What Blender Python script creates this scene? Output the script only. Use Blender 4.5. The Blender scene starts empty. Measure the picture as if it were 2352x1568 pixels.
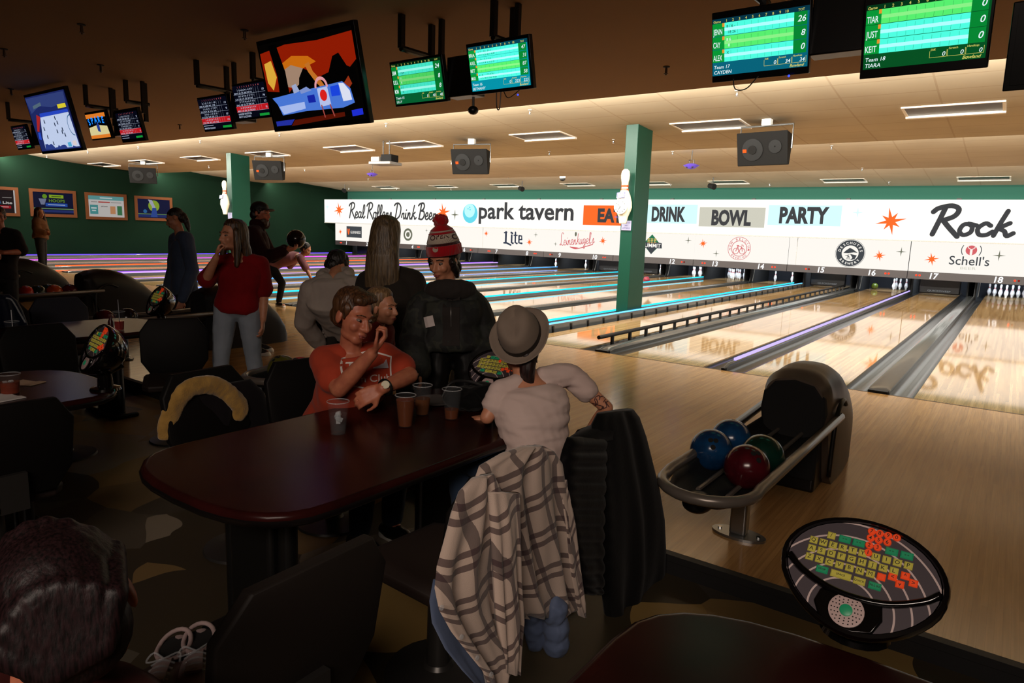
import bpy, bmesh, math, random
from mathutils import Vector, Matrix, noise
random.seed(7)
S = bpy.context.scene
COL = S.collection
R = math.radians
V = Vector
# ---------------------------------------------------------------- camera
CAM = V((2.634, -7.8325, 1.5329))
YAW, PIT, ROL, FPX = 0.6302, -0.1605, 0.0339, 1564.2      # focal length in pixels of the 2352 x 1568 frame
cf = V((-math.sin(YAW)*math.cos(PIT), math.cos(YAW)*math.cos(PIT), math.sin(PIT)))
cr = V((math.cos(YAW), math.sin(YAW), 0))
cu = cr.cross(cf)
cr, cu = cr*math.cos(ROL)+cu*math.sin(ROL), -cr*math.sin(ROL)+cu*math.cos(ROL)
cam = bpy.data.cameras.new('camera'); co = bpy.data.objects.new('camera', cam); COL.objects.link(co)
cam.sensor_width = 36; cam.lens = FPX/2352*36; cam.clip_start = .05; cam.clip_end = 200
m = Matrix((cr, cu, -cf)).transposed().to_4x4(); m.translation = CAM
co.matrix_world = m
S.camera = co
# measuring helpers: a pixel of the frame read off at a known depth, or on a plane X=, Y=, Z=
def ray(x, y): return cf + cr*((x-1176)/FPX) - cu*((y-784)/FPX)
def at(x, y, D): return CAM + ray(x, y)*D
def onz(x, y, z): d = ray(x, y); return CAM + d*((z-CAM.z)/d.z)
def onx(x, y, X): d = ray(x, y); return CAM + d*((X-CAM.x)/d.x)
def ony(x, y, Y): d = ray(x, y); return CAM + d*((Y-CAM.y)/d.y)
# ---------------------------------------------------------------- world, exposure, lights
w = bpy.data.worlds.new('world'); S.world = w; w.use_nodes = True
w.node_tree.nodes['Background'].inputs[0].default_value = (.9, .75, .6, 1)
w.node_tree.nodes['Background'].inputs[1].default_value = .002
vs = S.view_settings
vs.view_transform = 'Standard'; vs.look = 'None'; vs.gamma = 1; vs.use_curve_mapping = False; vs.exposure = 0
S.cycles.caustics_reflective = False; S.cycles.caustics_refractive = False
S.cycles.max_bounces = 8; S.cycles.sample_clamp_indirect = 4
def area(name, loc, direction, sx, sy, power, col, spread=180):
    l = bpy.data.lights.new(name, 'AREA'); l.shape = 'RECTANGLE'; l.size = sx; l.size_y = sy
    l.energy = power; l.color = col; l.spread = R(spread)
    o = bpy.data.objects.new(name, l); COL.objects.link(o); o.location = loc
    o.rotation_euler = V(direction).to_track_quat('-Z', 'Y').to_euler()
    return o
def hall_lights():
    # strip lamps hidden on the lane side of each ceiling step, bar lamps over the counter behind the seats
    for yy, z, p in ((1.42, 3.62, 3000), (6.92, 3.54, 2300), (12.32, 3.54, 1700)):
        area('cove_lamp', (-9.5, yy, z), (0, .62, -.6), 35, .09, p, (1, .945, .84))
    area('bar_lamp', (3.2, -10.2, 3.2), (-.52, .85, -.55), 2.6, .9, 44, (1, .82, .70), 95)
hall_lights()
# ---------------------------------------------------------------- materials
def lin(c):
    if isinstance(c, str):
        c = c.lstrip('#'); c = [int(c[i:i+2], 16)/255 for i in (0, 2, 4)]
        c = [x/12.92 if x <= .04045 else ((x+.055)/1.055)**2.4 for x in c]
    return (c[0], c[1], c[2], 1)
MATS = {}
def mat(name, col='#888888', rough=.5, metal=0, spec=.5, emit=None, es=1, bump=None, var=None, coat=0, sheen=0):
    if name in MATS: return MATS[name]
    m = bpy.data.materials.new(name); m.use_nodes = True; nt = m.node_tree; b = nt.nodes['Principled BSDF']
    b.inputs['Base Color'].default_value = lin(col); b.inputs['Roughness'].default_value = rough
    b.inputs['Metallic'].default_value = metal; b.inputs['Specular IOR Level'].default_value = spec
    b.inputs['Coat Weight'].default_value = coat; b.inputs['Sheen Weight'].default_value = sheen
    if emit:
        b.inputs['Emission Color'].default_value = lin(emit); b.inputs['Emission Strength'].default_value = es
    if bump or var:
        tc = nt.nodes.new('ShaderNodeTexCoord'); n = nt.nodes.new('ShaderNodeTexNoise')
        nt.links.new(tc.outputs['Object'], n.inputs['Vector'])
        n.inputs['Scale'].default_value = (bump or var)[0]; n.inputs['Detail'].default_value = 4
        if bump:
            bp = nt.nodes.new('ShaderNodeBump'); bp.inputs['Strength'].default_value = bump[1]; bp.inputs['Distance'].default_value = .004
            nt.links.new(n.outputs['Fac'], bp.inputs['Height']); nt.links.new(bp.outputs['Normal'], b.inputs['Normal'])
        if var:
            n2 = nt.nodes.new('ShaderNodeTexNoise'); n2.inputs['Scale'].default_value = var[0]; n2.inputs['Detail'].default_value = 3
            nt.links.new(tc.outputs['Object'], n2.inputs['Vector'])
            mx = ramp(nt, n2.outputs['Fac'], [(.35, col), (.65, var[1])])
            nt.links.new(mx, b.inputs['Base Color'])
    MATS[name] = m
    return m
def ramp(nt, src, stops, const=False):
    r = nt.nodes.new('ShaderNodeValToRGB'); e = r.color_ramp.elements
    while len(e) < len(stops): e.new(.5)
    for el, (p, c) in zip(e, stops): el.position = p; el.color = lin(c)
    if const: r.color_ramp.interpolation = 'CONSTANT'
    nt.links.new(src, r.inputs[0]); return r.outputs[0]
def glow(name, col, es=1): return mat(name, '#050505', .9, spec=0, emit=col, es=es)
def mixcol(nt, fac, a, b, blend='MIX'):
    n = nt.nodes.new('ShaderNodeMix'); n.data_type = 'RGBA'; n.blend_type = blend
    for s, i in ((fac, 0), (a, 6), (b, 7)):
        if hasattr(s, 'links'): nt.links.new(s, n.inputs[i])
        else: n.inputs[i].default_value = s if i == 0 else lin(s)
    return n.outputs[2]
def math_n(nt, op, a, b=None, c=None):
    n = nt.nodes.new('ShaderNodeMath'); n.operation = op
    for i, s in enumerate((a, b, c)):
        if s is None: continue
        if hasattr(s, 'links'): nt.links.new(s, n.inputs[i])
        else: n.inputs[i].default_value = s
    return n.outputs[0]
def wood(name, light, dark, board, rough, spec=.5, axis=0, line='#3a2410', bumpy=0):
    m = bpy.data.materials.new(name); m.use_nodes = True; nt = m.node_tree; b = nt.nodes['Principled BSDF']
    tc = nt.nodes.new('ShaderNodeTexCoord'); sp = nt.nodes.new('ShaderNodeSeparateXYZ')
    nt.links.new(tc.outputs['Object'], sp.inputs[0])
    q = math_n(nt, 'DIVIDE', sp.outputs[axis], board)
    fl = math_n(nt, 'FLOOR', q)
    fy = math_n(nt, 'FLOOR', math_n(nt, 'DIVIDE', math_n(nt, 'ADD', sp.outputs[1-axis], math_n(nt, 'MULTIPLY', fl, .77)), 1.9))
    cb = nt.nodes.new('ShaderNodeCombineXYZ'); nt.links.new(fl, cb.inputs[0]); nt.links.new(fy, cb.inputs[1])
    wn = nt.nodes.new('ShaderNodeTexWhiteNoise'); nt.links.new(cb.outputs[0], wn.inputs['Vector'])
    c = ramp(nt, wn.outputs['Value'], [(0, dark), (1, light)])
    mp = nt.nodes.new('ShaderNodeMapping'); mp.inputs['Scale'].default_value = (60, 2, 1) if axis == 0 else (2, 60, 1)
    nt.links.new(tc.outputs['Object'], mp.inputs[0])
    gn = nt.nodes.new('ShaderNodeTexNoise'); gn.inputs['Scale'].default_value = 1.2; gn.inputs['Detail'].default_value = 5
    nt.links.new(mp.outputs[0], gn.inputs['Vector'])
    g = ramp(nt, gn.outputs['Fac'], [(.3, '#b8b8b8'), (.7, '#ffffff')])
    c = mixcol(nt, .5, c, g, 'MULTIPLY')
    fr = math_n(nt, 'FRACT', q)
    e = math_n(nt, 'LESS_THAN', fr, .03)
    c = mixcol(nt, math_n(nt, 'MULTIPLY', e, .45), c, line)
    nt.links.new(c, b.inputs['Base Color'])
    b.inputs['Roughness'].default_value = rough; b.inputs['Specular IOR Level'].default_value = spec
    MATS[name] = m
    return m
# ---------------------------------------------------------------- mesh helpers
def wm(o):
    m = o.matrix_basis.copy()
    return (wm(o.parent) @ o.matrix_parent_inverse @ m) if o.parent else m
def frame(o, x=None, y=None, z=None):
    """4x4 matrix with origin o and the given (orthonormalised) axes."""
    if z is None: x = V(x).normalized(); y = V(y); z = x.cross(y).normalized(); y = z.cross(x)
    elif x is None: z = V(z).normalized(); y = V(y); x = y.cross(z).normalized(); y = z.cross(x)
    else: z = V(z).normalized(); x = V(x); y = z.cross(x).normalized(); x = y.cross(z)
    m = Matrix((x, y, z)).transposed().to_4x4(); m.translation = V(o)
    return m
I4 = Matrix.Identity(4)
def T(x, y, z): return Matrix.Translation((x, y, z))
def RZ(a): return Matrix.Rotation(a, 4, 'Z')
def RX(a): return Matrix.Rotation(a, 4, 'X')
def RY(a): return Matrix.Rotation(a, 4, 'Y')
def catmull(pts, k=6, closed=False):
    pts = [V(p) for p in pts]; n = len(pts); out = []
    rng = n if closed else n-1
    for i in range(rng):
        p0 = pts[(i-1) % n] if closed or i > 0 else pts[0]*2-pts[1]
        p1 = pts[i]; p2 = pts[(i+1) % n]
        p3 = pts[(i+2) % n] if closed or i+2 < n else p2*2-p1
        for j in range(k):
            t = j/k
            out.append(.5*((2*p1)+(p2-p0)*t+(2*p0-5*p1+4*p2-p3)*t*t+(3*p1-p0-3*p2+p3)*t**3))
    if not closed: out.append(pts[-1])
    return out
TXT = {}
def text_mesh(s, bold=0, shear=0):
    k = (s, bold, shear)
    if k not in TXT:
        cu_ = bpy.data.curves.new('t', 'FONT'); cu_.body = s; cu_.size = 1; cu_.offset = bold; cu_.shear = shear; cu_.resolution_u = 3
        o = bpy.data.objects.new('t', cu_)
        me = bpy.data.meshes.new_from_object(o)
        vs_ = [v.co.copy() for v in me.vertices]; fs = [tuple(p.vertices) for p in me.polygons]
        bpy.data.objects.remove(o); bpy.data.curves.remove(cu_); bpy.data.meshes.remove(me)
        TXT[k] = (vs_, fs)
    return TXT[k]
class MB:
    def __init__(s): s.v = []; s.f = []; s.uv = {}
    def add(s, vs, fs, M=I4):
        b = len(s.v)
        s.v += [M @ V(p) for p in vs]; s.f += [tuple(i+b for i in f) for f in fs]
        return s
    def box(s, c, d, M=I4, taper=1):
        x, y, z = d[0]/2, d[1]/2, d[2]/2; c = V(c); t = taper
        vs = [(-x, -y, -z), (x, -y, -z), (x, y, -z), (-x, y, -z), (-x*t, -y*t, z), (x*t, -y*t, z), (x*t, y*t, z), (-x*t, y*t, z)]
        return s.add([c+V(p) for p in vs], [(3, 2, 1, 0), (4, 5, 6, 7), (0, 1, 5, 4), (1, 2, 6, 5), (2, 3, 7, 6), (3, 0, 4, 7)], M)
    def span(s, a, b, M=I4):
        a, b = V(a), V(b); return s.box((a+b)/2, b-a, M)
    def loft(s, rings, caps=True, M=I4, closed=True):
        n = len(rings[0]); b = 0; vs = [p for r in rings for p in r]; fs = []
        for i in range(len(rings)-1):
            for j in range(n if closed else n-1):
                k = (j+1) % n
                fs.append((i*n+j, i*n+k, (i+1)*n+k, (i+1)*n+j))
        if caps: fs.append(tuple(range(n-1, -1, -1))); fs.append(tuple((len(rings)-1)*n+j for j in range(n)))
        return s.add(vs, fs, M)
    def tube(s, pts, r, n=10, caps=True, M=I4, closed=False, flat=1):
        pts = [V(p) for p in pts]; m = len(pts)
        rr = r if isinstance(r, (list, tuple)) else [r]*m
        rings = []; up = None
        for i, p in enumerate(pts):
            if closed: t = pts[(i+1) % m]-pts[i-1]
            else: t = pts[min(i+1, m-1)]-pts[max(i-1, 0)]
            t = t.normalized() if t.length > 1e-9 else V((0, 0, 1))
            if up is None: up = V((0, 0, 1)) if abs(t.z) < .9 else V((1, 0, 0))
            a = t.cross(up)
            if a.length < 1e-6: a = t.cross(V((1, .3, 0)))
            a.normalize(); bb = a.cross(t); up = bb
            rings.append([p+(a*math.cos(6.28319*j/n)+bb*math.sin(6.28319*j/n)*flat)*rr[i] for j in range(n)])
        if closed: rings.append(rings[0]); caps = False
        return s.loft(rings, caps, M)
    def cyl(s, a, b, r, r2=None, n=16, M=I4): return s.tube([a, b], [r, r if r2 is None else r2], n, True, M)
    def lathe(s, prof, n=24, M=I4):
        rings = [[(r*math.cos(6.28319*j/n), r*math.sin(6.28319*j/n), z) for j in range(n)] for r, z in prof]
        return s.loft(rings, True, M)
    def ell(s, c, r, M=I4, nu=16, nv=10):
        r = (r, r, r) if not isinstance(r, (tuple, list)) else r
        rings = []
        for i in range(nv+1):
            t = math.pi*(i/nv*.98+.01)
            rings.append([(c[0]+r[0]*math.sin(t)*math.cos(6.28319*j/nu), c[1]+r[1]*math.sin(t)*math.sin(6.28319*j/nu), c[2]-r[2]*math.cos(t)) for j in range(nu)])
        return s.loft(rings, True, M)
    def caps(s, pts, rad, n=12, M=I4):
        """chain of spheres joined by cones (for fused bodies)"""
        pts = [V(p) for p in pts]
        rad = rad if isinstance(rad, (list, tuple)) else [rad]*len(pts)
        for p, r in zip(pts, rad): s.ell(p, r, M, n, 8)
        for a, b, r, q in zip(pts, pts[1:], rad, rad[1:]):
            if (b-a).length > 1e-4: s.tube([a, b], [r, q], n, True, M)
        return s
    def prism(s, poly, z0, z1, M=I4):
        n = len(poly)
        vs = [(p[0], p[1], z0) for p in poly]+[(p[0], p[1], z1) for p in poly]
        fs = [tuple(range(n-1, -1, -1)), tuple(range(n, 2*n))]+[(i, (i+1) % n, n+(i+1) % n, n+i) for i in range(n)]
        return s.add(vs, fs, M)
    def poly(s, pts, M=I4):
        return s.add([(p[0], p[1], p[2] if len(p) > 2 else 0) for p in pts], [tuple(range(len(pts)))], M)
    def rect(s, x0, y0, x1, y1, M=I4, z=0): return s.poly([(x0, y0, z), (x1, y0, z), (x1, y1, z), (x0, y1, z)], M)
    def disc(s, c, r, M=I4, n=20, ry=None, z=0):
        return s.poly([(c[0]+r*math.cos(6.28319*i/n), c[1]+(ry or r)*math.sin(6.28319*i/n), z) for i in range(n)], M)
    def ring(s, c, r0, r1, M=I4, n=28, z=0, a0=0, a1=360):
        full = a1-a0 >= 360; k = n if full else n+1; vs = []
        for i in range(k):
            a = R(a0+(a1-a0)*i/n); vs += [(c[0]+r0*math.cos(a), c[1]+r0*math.sin(a), z), (c[0]+r1*math.cos(a), c[1]+r1*math.sin(a), z)]
        return s.add(vs, [(2*i, 2*i+1, (2*i+3) % (2*k), (2*i+2) % (2*k)) for i in range(n)], M)
    def star(s, c, ro, ri, n, M=I4, z=0, rot=0, alt=None):
        pts = []
        for i in range(2*n):
            a = math.pi*i/n+rot+math.pi/2
            r = ri if i % 2 else (ro if alt is None or (i//2) % 2 == 0 else ro*alt)
            pts.append((c[0]+r*math.cos(a), c[1]+r*math.sin(a), z))
        cvs = [(c[0], c[1], z)]+pts; k = len(pts)
        return s.add(cvs, [(0, i+1, (i+1) % k+1) for i in range(k)], M)
    def stroke(s, pts, wd, M=I4, z=0, k=5, taper=False):
        p = catmull([V((a[0], a[1], 0)) for a in pts], k) if len(pts) > 2 else [V((a[0], a[1], 0)) for a in pts]
        vs = []; n = len(p)
        for i, q in enumerate(p):
            t = (p[min(i+1, n-1)]-p[max(i-1, 0)]).normalized(); nn = V((-t.y, t.x, 0))
            ww = wd/2*(1 if not taper else (.45+.55*math.sin(math.pi*min(1, max(0, i/(n-1)*.9+.05)))))
            vs += [q+nn*ww+V((0, 0, z)), q-nn*ww+V((0, 0, z))]
        s.add(vs, [(2*i, 2*i+1, 2*i+3, 2*i+2) for i in range(n-1)], M)
        if not taper:
            s.disc(p[0], wd/2, M, 10, z=z); s.disc(p[-1], wd/2, M, 10, z=z)
        return s
    def text(s, t, size, M=I4, bold=0, shear=0, align='c', wide=1, z=0, width=None):
        vs_, fs = text_mesh(t, bold, shear)
        if not vs_: return s
        x0 = min(v.x for v in vs_); x1 = max(v.x for v in vs_)
        if width: wide = width/((x1-x0)*size)
        off = {'c': -(x0+x1)/2, 'l': -x0, 'r': -x1}[align]
        return s.add([((v.x+off)*size*wide, v.y*size, z) for v in vs_], fs, M)
    def build(s, name, material, parent=None, sharp=40, local=False, bevel=0, smooth=True, uv=None, flip=False):
        me = bpy.data.meshes.new(name)
        M = wm(parent).inverted() if (parent is not None and not local) else None
        me.from_pydata([tuple(v) for v in s.v], [], s.f)
        if M is not None: me.transform(M)
        if uv:
            ul = me.uv_layers.new(name='uv'); 
            for l in me.loops: ul.data[l.index].uv = uv[l.vertex_index]
        bm = bmesh.new(); bm.from_mesh(me)
        vol = [f for f in bm.faces]
        if not flip: bmesh.ops.recalc_face_normals(bm, faces=vol)
        bm.to_mesh(me); bm.free()
        if smooth:
            me.polygons.foreach_set('use_smooth', [True]*len(me.polygons)); me.set_sharp_from_angle(angle=R(sharp))
        o = bpy.data.objects.new(name, me); COL.objects.link(o)
        ms = material if isinstance(material, (list, tuple)) else [material]
        for mm in ms: me.materials.append(mm)
        if parent is not None: o.parent = parent
        if bevel:
            md = o.modifiers.new('bevel', 'BEVEL'); md.width = bevel; md.segments = 3; md.limit_method = 'ANGLE'; md.angle_limit = R(40)
        return o
    def flat(s, name, material, parent=None, local=False): return s.build(name, material, parent, smooth=False, local=local, flip=True)
def tag(o, label, cat, group=None):
    o['label'] = label; o['category'] = cat
    if group: o['group'] = group
    return o
def thing(name, label, cat, loc=(0, 0, 0), rz=0, group=None):
    o = bpy.data.objects.new(name, None); COL.objects.link(o); o.location = loc; o.rotation_euler = (0, 0, rz)
    o.empty_display_size = .1
    return tag(o, label, cat, group)
def struct(o, label=None):
    o['kind'] = 'structure'
    if label: o['label'] = label
    return o
def dup(root, loc, rz=None, label=None, group=None):
    r = root.copy(); COL.objects.link(r); r.location = loc
    if rz is not None: r.rotation_euler = (0, 0, rz)
    if label: r['label'] = label
    if group: r['group'] = group
    for ch in root.children:
        c = ch.copy(); COL.objects.link(c); c.parent = r
        for g in ch.children:
            d = g.copy(); COL.objects.link(d); d.parent = c
    return r
def fused(name, mb, material, parent, voxel=.01, smooth=3, fold=None, sharp=180):
    """one continuous skin over overlapping solids; fold = (amount, scale[, stretch vector]) pushes cloth folds into it"""
    me = bpy.data.meshes.new('t'); me.from_pydata([tuple(v) for v in mb.v], [], mb.f)
    bm = bmesh.new(); bm.from_mesh(me); bmesh.ops.recalc_face_normals(bm, faces=bm.faces[:]); bm.to_mesh(me); bm.free()
    sc2 = bpy.data.scenes.new('workshop'); t = bpy.data.objects.new('t', me); sc2.collection.objects.link(t)
    r = t.modifiers.new('r', 'REMESH'); r.mode = 'VOXEL'; r.voxel_size = voxel
    if smooth:
        q = t.modifiers.new('s', 'SMOOTH'); q.factor = .5; q.iterations = smooth
    vl = sc2.view_layers[0]; vl.update(); dg = vl.depsgraph
    me2 = bpy.data.meshes.new_from_object(t.evaluated_get(dg))
    bpy.data.objects.remove(t); bpy.data.meshes.remove(me); bpy.data.scenes.remove(sc2)
    if fold:
        amt, sc = fold[0], fold[1]; st = V(fold[2]) if len(fold) > 2 else V((1, 1, 1))
        n_ = len(me2.vertices); co_ = [0.0]*(3*n_); no_ = [0.0]*(3*n_)
        me2.vertices.foreach_get('co', co_); me2.vertices.foreach_get('normal', no_)
        for i in range(n_):
            c = V(co_[3*i:3*i+3])*sc; p = V((c.x*st.x, c.y*st.y, c.z*st.z))
            h = amt*((1-abs(noise.noise(p))*2.2)*.7+noise.noise(p*2.1+V((7, 3, 1)))*.4)
            for j in range(3): co_[3*i+j] += no_[3*i+j]*h
        me2.vertices.foreach_set('co', co_); me2.update()
    me2.name = name
    if parent is not None: me2.transform(wm(parent).inverted())
    me2.polygons.foreach_set('use_smooth', [True]*len(me2.polygons))
    me2.materials.clear(); me2.materials.append(material)
    o = bpy.data.objects.new(name, me2); COL.objects.link(o)
    if parent is not None: o.parent = parent
    return o
# ================================================================ the hall
PITCH, GA, GB, GF, LW = 1.6343, .5069, .6568, .2645, 1.0541
XL, XR, YB, YE = -27.1, 8.5, -14.0, 17.3
def pair_x(k):      # left edge of lane pair k (pair 9 = lanes 17 and 18)
    return (k-9)*2*PITCH-(GF if k < 8 else 0)-(GF if k < 4 else 0)
def lane_x(i):      # centre of lane i
    k = (i+1)//2; x = pair_x(k)+GA/2+LW/2
    return x if i % 2 else x+LW+GB
m_lane = wood('lane_maple', '#b89768', '#9a784a', .0277, .05, .6)
m_app = wood('approach_maple', '#bd915a', '#aa804e', .0277, .17, .5)
m_ceil = None
def ceiling_mat():
    m = bpy.data.materials.new('ceiling_tile'); m.use_nodes = True; nt = m.node_tree; b = nt.nodes['Principled BSDF']
    tc = nt.nodes.new('ShaderNodeTexCoord'); sp = nt.nodes.new('ShaderNodeSeparateXYZ'); nt.links.new(tc.outputs['Object'], sp.inputs[0])
    fx = math_n(nt, 'LESS_THAN', math_n(nt, 'FRACT', math_n(nt, 'DIVIDE', math_n(nt, 'ADD', sp.outputs[0], 40), 1.22)), .022)
    fy = math_n(nt, 'LESS_THAN', math_n(nt, 'FRACT', math_n(nt, 'DIVIDE', math_n(nt, 'ADD', sp.outputs[1], 40), .61)), .04)
    n = nt.nodes.new('ShaderNodeTexNoise'); n.inputs['Scale'].default_value = .8; nt.links.new(tc.outputs['Object'], n.inputs['Vector'])
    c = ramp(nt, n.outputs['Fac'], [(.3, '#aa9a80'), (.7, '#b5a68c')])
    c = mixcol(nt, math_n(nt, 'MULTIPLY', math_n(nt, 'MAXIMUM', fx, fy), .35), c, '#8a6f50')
    nt.links.new(c, b.inputs['Base Color']); b.inputs['Roughness'].default_value = .85
    return m
m_ceil = ceiling_mat()
m_green = mat('green_wall_paint', '#091a10', .8, spec=.06, var=(.7, '#0a1d12'))
m_colgreen = mat('green_column_paint', '#0e3c2d', .4, bump=(9, .3), spec=.3)
m_black = mat('black_plastic', '#0c0c0c', .35)
m_dark = mat('dark_void', '#070707', .9)
m_rubber = mat('black_rubber', '#0b0a0a', .6)
m_steel = mat('brushed_steel', '#8a8a88', .3, .9)
m_greymetal = mat('grey_gutter', '#3a3a39', .18, .2)
m_cap = mat('grey_capping', '#4e5050', .12, .1)
m_white = mat('white_plastic', '#d8d6cf', .4)
m_chrome = mat('chrome', '#c9c9c9', .12, 1)
# ---- floors
def carpet():
    m = bpy.data.materials.new('patterned_floor'); m.use_nodes = True; nt = m.node_tree; b = nt.nodes['Principled BSDF']
    tc = nt.nodes.new('ShaderNodeTexCoord'); n = nt.nodes.new('ShaderNodeTexNoise'); n.inputs['Scale'].default_value = 1.3
    nt.links.new(tc.outputs['Object'], n.inputs['Vector'])
    w_ = mixcol(nt, .35, tc.outputs['Object'], n.outputs['Color'], 'ADD')
    v = nt.nodes.new('ShaderNodeTexVoronoi'); v.inputs['Scale'].default_value = 2.0; nt.links.new(w_, v.inputs['Vector'])
    s_ = nt.nodes.new('ShaderNodeSeparateColor'); nt.links.new(v.outputs['Color'], s_.inputs[0])
    c = ramp(nt, s_.outputs[0], [(0, '#332c1f'), (.22, '#725c38'), (.4, '#4a4439'), (.55, '#80683c'), (.7, '#39332b'), (.85, '#7c7262')], True)
    nt.links.new(c, b.inputs['Base Color']); b.inputs['Roughness'].default_value = .45; b.inputs['Specular IOR Level'].default_value = .3
    return m
struct(MB().span((XL, YB, -.2), (XR, -4.81, -.1)).build('floor', carpet()), 'patterned brown and grey floor of the seating area')
struct(MB().span((XL, -4.81, -.08), (XR, 0, 0)).build('floor_approach', m_app), 'polished maple approach floor before the lanes')
struct(MB().span((XL, -4.835, -.1), (XR, -4.81, -.015)).span((XL, -4.845, -.03), (XR, -4.80, .004)).build('trim_1', m_rubber), 'black edge strip of the low approach step')
struct(MB().span((XL, 0, -.3), (XR, 20, -.14)).build('floor_subfloor', m_dark))
# ---- walls
struct(MB().span((XL-.2, YB, -.3), (XL, 20.2, 4)).build('wall_left', m_green))
struct(MB().span((XR, YB, -.3), (XR+.2, 20.2, 4)).build('wall_right', m_green))
struct(MB().span((XL, YB-.2, -.3), (XR, YB, 4)).build('wall_rear', mat('rear_wall_paint', '#3a2a20', .8)))
struct(MB().span((XL, YE, 1.55), (XR, YE+.15, 4)).build('wall_back', mat('green_wall_lit', '#2a5548', .8, spec=.1)))  # same paint as the left wall, its stronger light put into the colour
struct(MB().span((XL, 20, -.3), (XR, 20.2, 1.7)).span((XL, YE, 1.5), (XR, 20.1, 1.6)).build('wall_pit', m_dark))
# ---- ceiling: flat over the seats, three stepped bays over the lanes
E0, E1, E2 = 1.3, 6.8, 12.2
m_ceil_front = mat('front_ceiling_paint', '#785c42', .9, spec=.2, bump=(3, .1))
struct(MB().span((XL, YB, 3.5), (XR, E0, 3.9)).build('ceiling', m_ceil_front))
def bay(nm, pts):
    # curved cove just behind each step, then nearly flat to the next edge
    n = len(pts); vs = [(XL, y, z) for y, z in pts]+[(XR, y, z) for y, z in pts]
    top = [(XL, pts[0][0], 3.99), (XL, pts[-1][0], 3.99), (XR, pts[0][0], 3.99), (XR, pts[-1][0], 3.99)]
    fs = [(i, i+1, n+i+1, n+i) for i in range(n-1)]
    k = 2*n
    fs += [(0, n, k+2, k), (n-1, k+1, k+3, 2*n-1), (k, k+2, k+3, k+1)]
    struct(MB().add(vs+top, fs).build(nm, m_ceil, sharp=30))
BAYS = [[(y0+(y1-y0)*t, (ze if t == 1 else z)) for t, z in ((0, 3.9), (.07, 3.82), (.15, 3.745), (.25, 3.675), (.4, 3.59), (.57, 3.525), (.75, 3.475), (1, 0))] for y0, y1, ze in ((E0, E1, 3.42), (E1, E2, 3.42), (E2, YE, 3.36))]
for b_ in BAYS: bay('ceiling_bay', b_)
def ceil_z(y):
    for b_ in BAYS:
        for (y0, z0), (y1, z1) in zip(b_, b_[1:]):
            if y0 <= y <= y1: return z0+(z1-z0)*(y-y0)/(y1-y0)
    return 3.5
# ---- columns standing in the fillers between lanes 14|15 and 6|7
for nm, xx, lb in (('column', pair_x(8)-GF/2, 'dark green square column between lanes 14 and 15'), ('column', pair_x(4)-GF/2, 'dark green square column far left, behind the bowler')):
    c = MB().span((xx-.125, 4.0, -.1), (xx+.125, 4.62, 3.7)).build(nm, m_colgreen, bevel=.008); struct(c, lb)
# ---- lanes
LANE_END = 19.3
def channel(x0, x1, y0, y1):
    mb = MB(); n = 8; prof = []
    for i in range(n+1):
        a = math.pi*i/n; prof.append(((x0+x1)/2-(x1-x0)/2*math.cos(a), -.015-.085*math.sin(a)))
    ring = lambda y: [(x, y, z) for x, z in prof]+[(x1, y, -.13), (x0, y, -.13)]
    return mb.loft([ring(y0), ring(y1)])
for i in range(1, 21):
    x = lane_x(i)
    ln = struct(MB().span((x-LW/2, 0, -.13), (x+LW/2, LANE_END, 0)).build('lane', m_lane), f'glossy maple bowling lane number {i}')
    for s in (-1, 1):
        x0 = x+s*LW/2; x1 = x0+s*.228
        channel(min(x0, x1), max(x0, x1), .02, LANE_END).build('gutter', m_greymetal, ln)
# foul line
struct(MB().span((XL, -.012, -.05), (XR, .012, .0015)).build('trim_2', mat('foul_line', '#2a1a0e', .3)), 'dark foul line across the lanes')
# dividers: thin LED rails at pair edges, broad capped ball tracks inside pairs
def led(col, es): return glow('led_'+col, col, es)
def divider(x, wd, h, label, colr=None, es=3, y0=.08, y1=17.2, side=0):
    t = thing('lane_divider', label, 'divider', (x, y0, -.02), 0, 'ball track covers' if colr is None else 'glowing rails between the lanes')
    mb = MB()
    prof = [(-wd/2, -.1), (-wd/2, h*.6), (-wd*.3, h), (wd*.3, h), (wd/2, h*.6), (wd/2, -.1)]
    mb.loft([[(x+a, y0+.12*j, b*(.35+.65*j) if b > 0 else b) for a, b in prof] for j in (0, 1)]+[[(x+a, y1, b) for a, b in prof]])
    mb.build('divider_rail', m_cap, t, sharp=60)
    MB().box((x, y0-.02, .012), (wd*.95, .09, .03)).build('end_cap', m_rubber, t, bevel=.01)
    if colr:
        MB().span((x-wd*.28, y0+.35, h-.004), (x+wd*.28, y1, h+.03)).build('led_strip', led(colr, es*1.5), t)
        if side: MB().span((x+side*wd*.5-.004, y0+.35, h*.25), (x+side*wd*.5+.004, y1, h*.5)).build('led_side_strip', led('#cfe2ff', 1.2), t)
    return t
NM = {1: 'one', 2: 'two'}
leds = {1: ('#5a3cff', 1.6, 'violet'), 2: ('#c03ce0', 1.8, 'magenta'), 3: ('#ff4a1c', 1.8, 'orange red'), 4: ('#7a46e8', 1.8, 'purple'), 5: ('#3c8cf0', 1.6, 'blue'), 6: ('#18b4e0', 1.6, 'cyan'), 7: ('#18bce6', 1.6, 'cyan'), 8: ('#1cc0ec', 1.7, 'cyan'), 9: ('#b8a6ff', 1.0, 'pale lilac'), 10: ('#9ab4ff', 1.8, 'pale blue')}
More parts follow.
